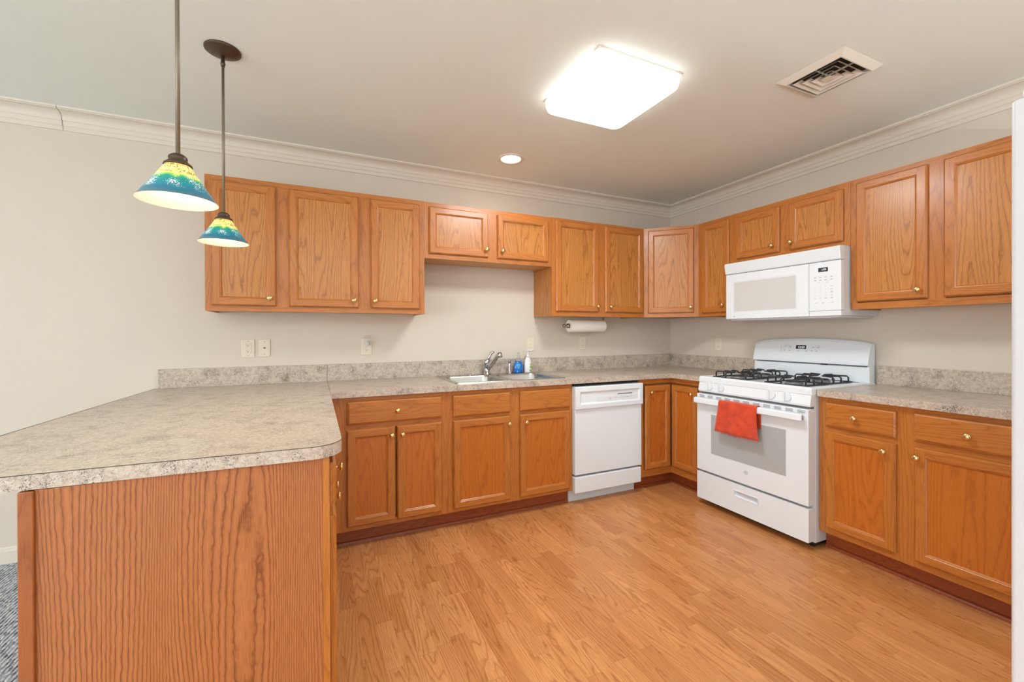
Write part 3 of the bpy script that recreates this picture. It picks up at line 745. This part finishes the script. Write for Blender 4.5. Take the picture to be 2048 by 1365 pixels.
for zz in (0.8, -0.75):
    b = MB(); b.box(-0.3, -0.22, -0.33, -0.29, zz, zz+0.28, SLOT); b.box(0.16, 0.24, -0.33, -0.29, zz, zz+0.25, SLOT); b.lathe([(0.11, 0), (0.1, 0.02)], SLOT, (0, -0.3, zz-0.18), '-y', 10); b.build('receptacle', t)
screw(t, 1.85); screw(t, -1.85)
t = tag(empty('phone_jack', (-139.65, 0, 45.3)), 'ivory phone jack plate with one small centre hole beside the leftmost outlet', 'wall plate')
plate(t, 2.6, 4.5); b = MB(); b.box(-0.2, 0.2, -0.26, -0.2, -0.2, 0.2, SLOT); b.build('jack', t, bevel=0.06); screw(t, 1.6); screw(t, -1.6)
outlet('ivory outlet under the left wall cabinet, holding a night light', (-114.55, 0, 45.2), BACK, 2.85)
t = tag(empty('light_switch', (-62.35, 0, 45.25)), 'ivory light switch on the back wall behind the white pump bottle', 'switch')
plate(t, 2.6); b = MB(); b.box(-0.2, 0.2, -0.26, -0.2, -0.45, 0.45, PLATE); b.tube([(0, -0.2, 0), (0, -0.6, 0.22)], [0.16, 0.12], PLATE, 8); b.build('toggle', t); screw(t, 1.2); screw(t, -1.2)
outlet('ivory outlet on the back wall below the paper towel roll', (-41.6, 0, 45.3), BACK, 2.75)
outlet('ivory outlet on the right wall between corner and range', (0, -22.15, 44.95), RIGHT, 2.75)
t = tag(empty('night_light', (-114.4, -0.28, 46.2)), 'small clear and white plug-in night light in the outlet under the left cabinet', 'night light')
b = MB(); b.lathe([(0.62, 0), (0.62, 0.7), (0.4, 0.95), (0.01, 1.0)], WHITEP, (0, 0, 0), '-y', 20); b.build('light_base', t, bevel=0.05)
b = MB()
rows = [[(0.95*math.cos(a)*s_, -1.0-0.55*math.sin(a)*s_, z) for a in [PI*k/10 for k in range(11)]] for z, s_ in ((-0.2, 0.7), (0.3, 0.95), (1.2, 1.0), (1.9, 0.85), (2.2, 0.6))]
b.grid(rows, CLEAR); oo = b.build('shade', t); md = oo.modifiers.new('s', 'SOLIDIFY'); md.thickness = 0.002

# ------------------------------------------------------------------ dishwasher
t = tag(empty('dishwasher', (-61.0, 0, 0)), 'white built-in dishwasher between the sink cabinet and the corner cabinet', 'dishwasher')
b = MB(); b.box(0.2, 23.8, -23.0, -0.1, 3.4, 33.6, SIDEW); b.build('tub', t)
b = MB(); b.box(0.2, 23.8, -23.4, -23.0, 33.3, 34.4, DARKG); b.build('top_strip', t, label='dark gap strip under the worktop')
b = MB(); b.box(-0.3, 23.7, -25.4, -23.0, 8.6, 27.6, WHITE); b.build('door', t, bevel=0.15)
b = MB()                                           # control panel with raised frame and sloping inset
x0, x1, z0, z1 = -0.36, 23.96, 27.2, 33.65
def ringp(i, y, iz=None): return [(x0+i, y, z0+(iz or i)), (x1-i, y, z0+(iz or i)), (x1-i, y, z1-i), (x0+i, y, z1-i)]
rr = [ringp(0, -23.0), ringp(0, -25.6), ringp(0.2, -26.0), ringp(1.4, -26.05), ringp(1.9, -25.65)]
b.grid(rr, WHITE, closed=True, smooth=False, capends=True); pp = b.build('control_panel', t, bevel=0.05)
b = MB(); b.box(7.2, 22.0, -25.72, -25.6, 28.9, 30.6, WHITEP)
b.build('button_strip', pp, bevel=0.05)
b = MB(); b.box(14.4, 19.8, -25.76, -25.6, 30.85, 31.0, DARKG); b.build('vent_slit', pp)
b = MB()
b.lathe([(0.35, 0), (0.3, 0.08)], GREYL, (11.7, -25.7, 29.8), '-y', 14); b.build('dial_mark', pp)
for k in range(6): b = MB(); b.box(13.3+k*1.15, 14.0+k*1.15, -25.78, -25.7, 29.9, 30.0, GREYP); b.build('button_mark', pp)
b = MB(); b.box(-0.34, 23.5, -25.5, -23.0, 3.4, 8.05, WHITE); b.build('lower_panel', t, bevel=0.3, segs=3)
b = MB(); b.box(0.0, 23.6, -23.2, -23.0, 8.0, 8.7, GRILLSLOT); b.build('gap_strip', t)
b = MB(); b.box(-0.36, 23.6, -21.95, -21.3, 0.05, 3.4, SIDEW); b.build('toe_kick', t)

# ------------------------------------------------------------------ range (unit frame: x from its left side, wall at y=0)
RY = -37.75; RW = 30.75
t = tag(empty('gas_range', (0, RY, 0), RIGHT), 'white freestanding gas range with black grates under the microwave', 'stove')
b = MB(); b.box(0, RW, -25.4, -0.8, 1.3, 34.9, SIDEW); b.build('body', t, bevel=0.08)
b = MB(); b.box(0.3, RW-0.3, -25.2, -1.5, 0.55, 1.3, RANGEBASE)
b.build('base_frame', t)
for xx in (1.4, RW-1.4):
    for yy in (-24, -3):
        b = MB(); b.lathe([(0.6, 0), (0.6, 0.55)], RANGEBASE, (xx, yy, 0.01), 'z', 14); b.build('levelling_foot', t)
# cooktop with raised lip
b = MB()
x0, x1, z0, z1 = -0.1, RW+0.1, 0, 0
def cr(i, z, yb=-1.0, yf=-26.9): return [(x0+i, yf+i, z), (x1-i, yf+i, z), (x1-i, yb-i*0.3, z), (x0+i, yb-i*0.3, z)]
b.grid([cr(0, 34.75), cr(0, 36.05), cr(0.25, 36.4), cr(0.6, 36.5), cr(1.5, 36.45), cr(2.2, 36.2)], WHITE, closed=True, smooth=False, capends=True)
b.build('cooktop', t, bevel=0.12, segs=3)
# control panel, leaning
b = MB(); pr = [(-25.4, 34.9), (-26.6, 34.9), (-26.9, 34.6), (-27.35, 32.6), (-27.2, 32.15), (-25.4, 32.15)]
b.grid([[(x_, y_, z_) for y_, z_ in pr] for x_ in (0, RW)], WHITE, closed=True, smooth=False, capends=True); cpn = b.build('control_panel', t, bevel=0.1)
b = MB(); b.box(0.3, RW-0.3, -26.4, -25.4, 31.4, 32.3, GRILLSLOT); b.build('gap_strip', t)
for kx in (3.95, 7.65, 21.8, 25.6):
    b = MB(); D = [(kx-0.3, 33.85-1.0)]+[(kx-0.05+1.0*math.cos(a), 33.85+1.0*math.sin(a)) for a in [-PI/2+PI*i/14 for i in range(15)]]+[(kx-0.3, 33.85+1.0)]
    b.grid([[(x_, -27.0, z_) for x_, z_ in D], [(x_, -27.55, z_) for x_, z_ in D]], WHITEP, closed=True, smooth=False, capends=True)
    b.box(kx-0.66, kx-0.3, -27.95, -27.0, 32.8, 34.9, WHITEP)
    kb = b.build('burner_knob', t, bevel=0.06)
    b = MB(); b.lathe([(0.09, 0), (0.08, 0.02)], GREYP, (kx+1.35, -26.98, 34.3), '-y', 8); b.build('print_mark', kb)
# door
dz0, dz1 = 9.85, 31.6
b = MB(); b.box(0.0, RW-0.05, -27.9, -25.45, dz0, dz1, WHITE); dr = b.build('oven_door', t, bevel=0.22, segs=3)
b = MB(); b.box(4.95, 25.7, -27.97, -27.9, 15.3, 26.15, OGLASS); b.build('window_pane', dr, bevel=0.02, label='grey patterned glass window')
b = MB(); zt = 31.25
n = 11
for k in range(n):
    cx = 1.9+k*(27.3)/(n-1)
    b = MB()
    for q in range(3): b.box(cx-0.85, cx+0.85, -27.96, -27.85, zt-q*0.26, zt-q*0.26+0.09, GRILLSLOT)
    b.build('vent_slots', dr)
b = MB(); pr = [(-28.7, 28.95), (-29.35, 28.95), (-29.6, 29.2), (-29.5, 30.4), (-29.2, 30.62), (-28.6, 30.62), (-28.5, 30.3), (-28.5, 29.2)]
b.grid([[(x_, y_, z_) for y_, z_ in pr] for x_ in (0.35, RW-0.7)], WHITE, closed=True, smooth=False, capends=True)
for xx in (0.35, RW-1.7): b.box(xx, xx+1.0, -29.0, -27.85, 29.2, 30.3, WHITE)
b.build('handle', dr, bevel=0.1)
b = MB(); b.lathe([(0.5, 0), (0.5, 0.04), (0.42, 0.04), (0.42, 0)], GREYP, (15.45, -27.9, 13.1), '-y', 28, cap=False); lg = b.build('logo_ring', dr)
text_mesh('logo_letters', 'GE', 0.5, GREYP, dr, (15.45, -27.94, 13.1), (1, 0, 0), (0, 0, 1))
b = MB()                                           # storage drawer with recessed pull
D0, D1, A0, A1, Z0, Z1, Y = 0.0, RW-0.05, 12.1, 18.6, 6.05, 7.5, -27.85
for P in ([(D0, Y, 1.75), (A0, Y, 1.75), (A0, Y, 9.35), (D0, Y, 9.35)], [(A1, Y, 1.75), (D1, Y, 1.75), (D1, Y, 9.35), (A1, Y, 9.35)],
          [(A0, Y, 1.75), (A1, Y, 1.75), (A1, Y, Z0), (A0, Y, Z0)], [(A0, Y, Z1), (A1, Y, Z1), (A1, Y, 9.35), (A0, Y, 9.35)]): b.quad(P, WHITE)
IN = [(A0+0.25, -27.0, Z0+0.55), (A1-0.25, -27.0, Z0+0.55), (A1-0.25, -27.0, Z1-0.1), (A0+0.25, -27.0, Z1-0.1)]
OU = [(A0, Y, Z0), (A1, Y, Z0), (A1, Y, Z1), (A0, Y, Z1)]
for k in range(4): b.quad([OU[k], OU[(k+1) % 4], IN[(k+1) % 4], IN[k]], WHITE)
b.quad(IN, GREYL)
for P in ([(D0, Y, 9.35), (D1, Y, 9.35), (D1, -25.45, 9.35), (D0, -25.45, 9.35)], [(D0, Y, 1.75), (D0, -25.45, 1.75), (D1, -25.45, 1.75), (D1, Y, 1.75)],
          [(D0, Y, 1.75), (D0, Y, 9.35), (D0, -25.45, 9.35), (D0, -25.45, 1.75)], [(D1, Y, 1.75), (D1, -25.45, 1.75), (D1, -25.45, 9.35), (D1, Y, 9.35)]): b.quad(P, WHITE)
sd = b.build('storage_drawer', t, bevel=0.12)
b = MB()                                           # raised lip round the pull
for q in ((A0-0.25, A1+0.25, Z1, Z1+0.2), (A0-0.25, A1+0.25, Z0-0.25, Z0), (A0-0.25, A0, Z0, Z1), (A1, A1+0.25, Z0, Z1)): b.box(q[0], q[1], -27.98, -27.84, q[2], q[3], WHITE)
b.build('drawer_pull', sd, bevel=0.05)
# backguard
b = MB()
nx = 24; rows = []
def topz(u): return 45.7+1.6*math.sqrt(max(0, 1-(2*u-1)**2*0.97))
for i in range(nx+1):
    u = i/nx; x_ = 0.15+u*(RW-0.3)
    if i in (0, nx): x_ = 0.15 if i == 0 else RW-0.15
    zt = topz(u)
    rows.append([(x_, -0.8, 36.3), (x_, -3.3, 36.3), (x_, -3.3, 40.25), (x_, -3.1, 40.4), (x_, -4.0, 40.6), (x_, -3.95, 41.3), (x_, -2.9, zt-0.8), (x_, -2.5, zt-0.2), (x_, -2.0, zt), (x_, -0.8, zt)])
b.grid(rows, WHITE, closed=True, smooth=False, capends=True); bg = b.build('backguard', t, bevel=0.15, segs=3)
b = MB(); b.box(1.0, RW-0.6, -3.42, -3.2, 40.2, 40.5, GRILLSLOT); b.box(19.5, 21.2, -3.5, -3.2, 40.18, 40.52, DARKG); b.build('vent_slot', bg)
def slope_y(z): return -3.95+(z-41.3)*(1.05/5.0)
def slope_box(b, xa, xb, za, zb, th, m):
    P = [(xa, slope_y(za)-th, za), (xb, slope_y(za)-th, za), (xb, slope_y(zb)-th, zb), (xa, slope_y(zb)-th, zb)]
    Q = [(x_, y_+th+0.05, z_) for x_, y_, z_ in P]
    b.quad(P, m)
    for k in range(4): b.quad([P[k], P[(k+1) % 4], Q[(k+1) % 4], Q[k]], m)
b = MB(); slope_box(b, 12.8, 15.6, 44.2, 45.3, 0.04, SCREEN); disp = b.build('display', bg)
sl = Vector((0, 1.05, 5.0)).normalized()
text_mesh('clock_digits', '12:53', 0.85, DIGIT, disp, (14.25, slope_y(44.7)-0.06, 44.7), (1, 0, 0), sl, 0.01)
b = MB()
slope_box(b, 8.55, 8.63, 43.2, 45.3, 0.03, GREYP); slope_box(b, 8.55, 11.8, 43.15, 43.22, 0.03, GREYL)
for xx, zz in ((9.4, 44.7), (10.9, 44.65), (9.3, 43.7), (10.8, 43.65), (17.2, 44.65), (18.4, 44.65), (16.9, 43.7), (18.1, 43.7), (13.3, 43.6), (15.4, 43.6)): pass
b.build('print_frame', bg)
for xx, zz, ww, hh in [(x_, z_, 0.6, 0.22) for x_, z_ in ((9.4, 44.7), (10.9, 44.65), (9.3, 43.7), (10.8, 43.65), (17.2, 44.65), (18.4, 44.65), (16.9, 43.7), (18.1, 43.7), (13.3, 43.6), (15.4, 43.6))]+[(9.6, 45.1, 1.5, 0.1), (17.8, 45.1, 1.5, 0.1)]:
    b = MB(); slope_box(b, xx, xx+ww, zz, zz+hh, 0.03, GREYP); b.build('button_mark', bg)
# burners and grates
for gx in (7.9, 23.2):
    for gy in (-20.8, -9.9):
        b = MB(); b.lathe([(2.0, 36.2), (1.9, 36.6), (1.6, 36.8)], GRILLSLOT, (gx, gy, 0), 'z', 24)
        b.lathe([(1.6, 36.8), (1.65, 36.95), (1.5, 37.1), (0.01, 37.15)], BLACK, (gx, gy, 0), 'z', 24); b.build('burner', t)
    b = MB(); rr = 0.2; zt = 37.95; zb = 36.45
    ax, ay0, ay1 = 4.6, -25.0, -5.4
    ym = (ay0+ay1)/2
    frame = [(gx-ax, ay0, zb), (gx+ax, ay0, zb), (gx+ax, ay1, zb), (gx-ax, ay1, zb)]
    b.tube(frame, rr, BLACK, 8, closed=True)
    b.tube([(gx-ax, ym, zb), (gx+ax, ym, zb)], rr, BLACK, 8)
    for cy in (-20.8, -9.9):
        for sx_ in (-1, 1):                        # fingers from both sides
            for off in (-3.1, 0.0, 3.1):
                b.tube([(gx+sx_*ax, cy+off, zb), (gx+sx_*ax, cy+off, zt-0.35), (gx+sx_*(ax-0.35), cy+off, zt), (gx+sx_*1.3, cy+off*0.55, zt)], rr, BLACK, 8)
        for sy_ in (-1, 1):
            b.tube([(gx, cy+sy_*5.0, zb), (gx, cy+sy_*5.0, zt-0.35), (gx, cy+sy_*4.6, zt), (gx, cy+sy_*1.3, zt)], rr, BLACK, 8)
    b.build('grate', t)
# towel on the oven handle
t = tag(empty('dish_towel', (0, RY, 0), RIGHT), 'orange fringed terry towel draped over the oven handle', 'towel')
b = MB(); nu, nv = 30, 34
path = [(-28.2, 25.0), (-28.2, 28.6), (-28.25, 30.4), (-28.5, 30.75), (-29.0, 30.86), (-29.5, 30.76), (-29.78, 30.4), (-29.85, 28.5), (-29.95, 26.5), (-30.0, 24.5), (-30.05, 22.75)]
def pathp(s_):
    f = s_*(len(path)-1); i = min(int(f), len(path)-2); q = f-i
    return [path[i][k]*(1-q)+path[i+1][k]*q for k in (0, 1)]
rows = []
for i in range(nv+1):
    s_ = i/nv; y_, z_ = pathp(s_); row = []
    for j in range(nu+1):
        u = j/nu
        front = max(0, (30.5-z_)/8.0) if s_ > 0.4 else 0
        wl = 8.85-0.95*front**1.6; wr = 19.7+0.95*front**1.6
        x_ = wl+(wr-wl)*u
        wav = 0.22*math.sin(u*7+1.0)*front + 0.10*math.sin(u*17+s_*3)*front
        row.append((x_, y_-abs(wav)*(0.9 if s_ > 0.4 else 0)-0.01, z_ - (0.25*math.sin(u*PI)*front if s_ > 0.4 else 0)))
    rows.append(row)
b.grid(rows, TERRY); tw = b.build('cloth', t); md = tw.modifiers.new('s', 'SOLIDIFY'); md.thickness = 0.0022; md.offset = 1
b = MB(); last = rows[-1]
for j in range(90):
    u = j/89; f = u*nu; i = min(int(f), nu-1); q = f-i
    p = [last[i][k]*(1-q)+last[i+1][k]*q for k in (0, 1, 2)]
    b.tube([p, (p[0]+random.uniform(-.12, .12), p[1]+random.uniform(-.1, .05), p[2]-random.uniform(0.25, 0.5))], 0.045, TERRY, 5)
b.build('fringe', t)

# ------------------------------------------------------------------ over-the-range microwave
t = tag(empty('microwave', (0, -37.95, 0), RIGHT), 'white over-the-range microwave below the short oak cabinet', 'microwave'); MW = 30.8
b = MB(); b.box(0.1, MW-0.1, -14.6, -0.15, 52.95, 69.45, SIDEW); b.build('body', t, bevel=0.05)
b = MB(); pr = [(-14.6, 69.45), (-16.4, 69.3), (-16.6, 68.9), (-16.2, 66.3), (-15.9, 66.1), (-14.6, 66.1)]
b.grid([[(x_, y_, z_) for y_, z_ in pr] for x_ in (-0.15, MW+0.05)], WHITEP, closed=True, smooth=False, capends=True); b.build('vent_hood', t, bevel=0.15)
b = MB(); b.box(0, 23.55, -16.0, -14.6, 52.9, 66.0, WHITE); md_ = b.build('door', t, bevel=0.12)
b = MB()
x0, x1, z0, z1 = 2.6, 20.6, 55.0, 63.7
b.grid([[(x0-.1, -16.02, z0-.1), (x1+.1, -16.02, z0-.1), (x1+.1, -16.02, z1+.1), (x0-.1, -16.02, z1+.1)], [(x0+.2, -15.85, z0+.2), (x1-.2, -15.85, z0+.2), (x1-.2, -15.85, z1-.2), (x0+.2, -15.85, z1-.2)]], GREYL, closed=True, smooth=False)
b.build('window_frame', md_)
b = MB(); b.box(x0+.15, x1-.15, -16.06, -16.0, z0+.15, z1-.15, MGLASS); b.build('window_pane', md_, label='pale grey perforated window')
b = MB(); b.lathe([(0.22, 0), (0.2, 0.03)], GREYP, (2.75, -16.0, 53.65), '-y', 14); b.build('logo', md_)
b = MB(); b.box(23.65, MW, -16.0, -14.6, 54.15, 66.0, WHITE); cp_ = b.build('control_panel', t, bevel=0.12)
b = MB(); b.box(23.65, MW, -15.95, -14.6, 52.9, 54.1, WHITE); b.build('release_panel', t, bevel=0.1)
b = MB(); b.box(25.85, 28.0, -16.05, -15.95, 63.6, 64.6, SCREEN); ds = b.build('display', cp_)
text_mesh('clock_digits', '1:00', 0.62, DIGIT, ds, (27.1, -16.07, 64.1), (1, 0, 0), (0, 0, 1), 0.01)
b = MB()
for k, zz in enumerate((62.3, 61.6, 61.0, 60.0, 59.3, 58.6, 57.9, 57.2, 56.1)):
    xs = {2: (25.9, 27.7), 8: (25.2, 26.8, 28.9)}.get(k, (25.0, 26.2, 27.4, 28.7))
    for q, xx in enumerate(xs):
        wd = 0.5 if k < 3 else (0.2 if q < 3 and k < 7 else 0.5)
        b.box(xx-wd/2+.1, xx+wd/2+.1, -16.03, -15.98, zz-0.1, zz+0.1, GREYP if (k < 2 or (k, q) in ((7, 2), (7, 3), (5, 3))) else GREYL)
b.build('keypad_print', cp_)
b = MB(); b.box(1.2, MW-0.4, -15.4, -2.2, 52.45, 52.95, GREYL); b.build('bottom_grille', t, bevel=0.1)
b = MB(); b.lathe([(0.16, 0), (0.14, 0.05)], GREYP, (0, 0, 0), 'x', 10); sc = b.build('screw', t); sc.location = Vector((MW-0.1, -3.6, 53.6))*S

# ------------------------------------------------------------------ refrigerator (front faces the back wall)
t = tag(empty('refrigerator', (-77.0, -113.0, 0)), 'white textured refrigerator standing at the right edge of the picture', 'refrigerator')
b = MB(); b.box(0.25, 32.0, -32.0, -3.2, 1.0, 66.9, FRIDGE); b.build('body', t, bevel=0.2)
b = MB(); b.box(0, 14.9, -3.1, 0, 2.5, 67.5, FRIDGE); b.build('door', t, bevel=0.3, segs=4)
b = MB(); b.box(15.2, 32.2, -3.1, 0, 2.5, 67.5, FRIDGE); b.build('door', t, bevel=0.3, segs=4)
b = MB(); b.box(0.35, 1.9, -4.2, -0.5, 67.55, 68.35, FRIDGEE); hc = b.build('hinge_cover', t, bevel=0.3, segs=3)
b = MB(); b.box(0.5, 1.6, -4.0, -0.9, 67.2, 67.6, NICKEL); b.build('hinge', t)
b = MB(); b.box(0.8, 31.6, -31.5, -1.2, 0.02, 2.4, DARKG); b.build('base_grille', t)

# ------------------------------------------------------------------ ceiling fixtures
t = tag(empty('ceiling_light', (-73.7, -57.3, H)), 'square white flush ceiling light, lit, with rounded corners', 'ceiling light')
b = MB(); b.prism(rrect(-9.7, 9.7, -9.9, 9.9, 0.6), -0.35, -0.02, TRIM); b.build('pan', t)
b = MB(); ring_ = [(0, -0.4), (0, -1.7), (0.25, -2.4), (0.75, -2.75), (1.3, -2.85)]
b.grid([[(x_, y_, z_) for x_, y_ in rrect(-9.9+i, 9.9-i, -10.0+i, 10.0-i, 2.2-i*0.6, 6)] for i, z_ in ring_], DIFFUSER, closed=True, capends=True); b.build('diffuser', t)
t = tag(empty('recessed_light', (-77.3, -17.4, H)), 'small round recessed can light near the back crown moulding', 'ceiling light')
b = MB(); b.lathe([(3.65, -0.02), (3.6, -0.25), (2.95, -0.32), (2.7, -0.05)], TRIM, cap=False, segs=36); b.build('trim_ring', t)
b = MB(); b.lathe([(2.75, -0.1), (2.6, -0.03)], CANBULB, segs=32); b.build('lamp', t)
def spot(name, loc, power, col, r_, size=2.6, blend=0.8):
    d = bpy.data.lights.new(name, 'SPOT'); d.energy = power; d.color = col; d.shadow_soft_size = r_*S; d.spot_size = size; d.spot_blend = blend
    o = bpy.data.objects.new(name, d); C.objects.link(o); o.location = Vector(loc)*S; return o
a_ = area('ceiling_light_beam', (-73.7, -57.3, H-3.0), (0, 0, 0), 17, 17, 22.5, (0.97, 1.0, 1.0))
spot('can_beam', (-77.3, -17.4, H-0.6), 9, (1, 0.87, 0.68), 2.2)
# air vent
t = tag(empty('ceiling_vent', (-38.6, -78.4, H)), 'square cream ceiling air register with nested louvres', 'vent')
def sq(h_, z_): return [(-h_, -h_, z_), (h_, -h_, z_), (h_, h_, z_), (-h_, h_, z_)]
b = MB(); b.grid([sq(6.05, -0.02), sq(6.05, -0.1), sq(4.95, -0.85), sq(4.75, -0.85), sq(4.75, -0.02)], VENTM, closed=True, smooth=False); b.build('frame', t)
b = MB(); b.quad([(p[0], p[1], -0.04) for p in sq(4.75, 0)][::-1], DUCT); b.build('duct_opening', t)
for h0, h1 in ((4.15, 3.2), (3.05, 2.1), (1.95, 1.0)):
    b = MB(); b.grid([sq(h0, -0.9), sq(h1, -0.12), sq(h1-0.06, -0.12), sq(h0-0.06, -0.9), ], VENTM, closed=True, smooth=False); oo = b.build('louvre', t, bevel=None)
b = MB(); b.grid([sq(0.85, -0.9), sq(0.25, -0.3)], VENTM, closed=True, smooth=False); b.quad(sq(0.85, -0.9), VENTM); b.build('louvre', t)
b = MB(); b.box(-4.75, 4.75, -0.03, 0.03, -0.45, -0.1, VENTM); b.box(-0.03, 0.03, -4.75, 4.75, -0.45, -0.1, VENTM); b.build('cross_bar', t)
# pendants
def pendant(loc, label, zr):
    t = tag(empty('pendant_lamp', (loc[0], loc[1], H)), label, 'pendant lamp', 'painted glass pendants over the peninsula')
    b = MB(); b.lathe([(2.75, -0.02), (2.75, -0.25), (2.5, -0.4), (1.6, -0.75), (0.7, -1.0), (0.4, -1.1)], BRONZE, segs=36); b.build('canopy', t)
    b = MB(); b.lathe([(0.28, -1.05), (0.3, -2.2), (0.38, -2.3), (0.38, -2.5), (0.3, -2.6), (0.3, -2.9)], BRONZE, segs=12); b.build('swivel_joint', t)
    zt = zr+4.1-H
    b = MB(); b.lathe([(0.22, -2.8), (0.22, zt+1.0)], ROD, segs=14); b.build('rod', t)
    b = MB(); b.lathe([(0.3, zt+1.25), (0.55, zt+1.15), (0.85, zt+0.9), (0.9, zt+0.7), (0.85, zt+0.5), (1.0, zt+0.3), (1.3, zt+0.05), (1.35, zt-0.15), (1.2, zt-0.15)], BRONZE, segs=28, cap=False); b.build('fitter', t)
    prof = [(1.1, zt), (1.35, zt-0.35), (2.1, zt-1.6), (2.95, zt-2.9), (3.75, zt-4.1)]
    b = MB(); b.lathe(prof, SHADE, segs=40, cap=False); b.build('lamp_shade', t, fix=False, label='cone glass shade painted yellow above and teal below')
    ins = [(3.75, zt-4.1), (3.68, zt-4.1), (2.88, zt-2.88), (2.03, zt-1.6), (1.3, zt-0.4), (1.05, zt-0.1)]
    b = MB(); b.lathe(ins, SHADEIN, segs=40, cap=False); b.build('shade_lining', t, fix=False)
    b = MB(); b.lathe([(0.4, zt-0.2), (0.45, zt-0.8), (0.85, zt-1.5), (0.95, zt-2.0), (0.6, zt-2.6), (0.01, zt-2.8)], PBULB, segs=20); b.build('bulb', t)
    s_ = spot('pendant_beam', (loc[0], loc[1], H+zt-3.4), 5, (1, 0.84, 0.62), 1.0, 2.2, 0.5)
pendant((-141.55, -68.6), 'nearer hanging lamp with teal and yellow painted glass cone, its canopy out of view', 63.75)
pendant((-142.1, -39.0), 'farther hanging lamp with teal and yellow cone and visible round bronze canopy', 64.8)
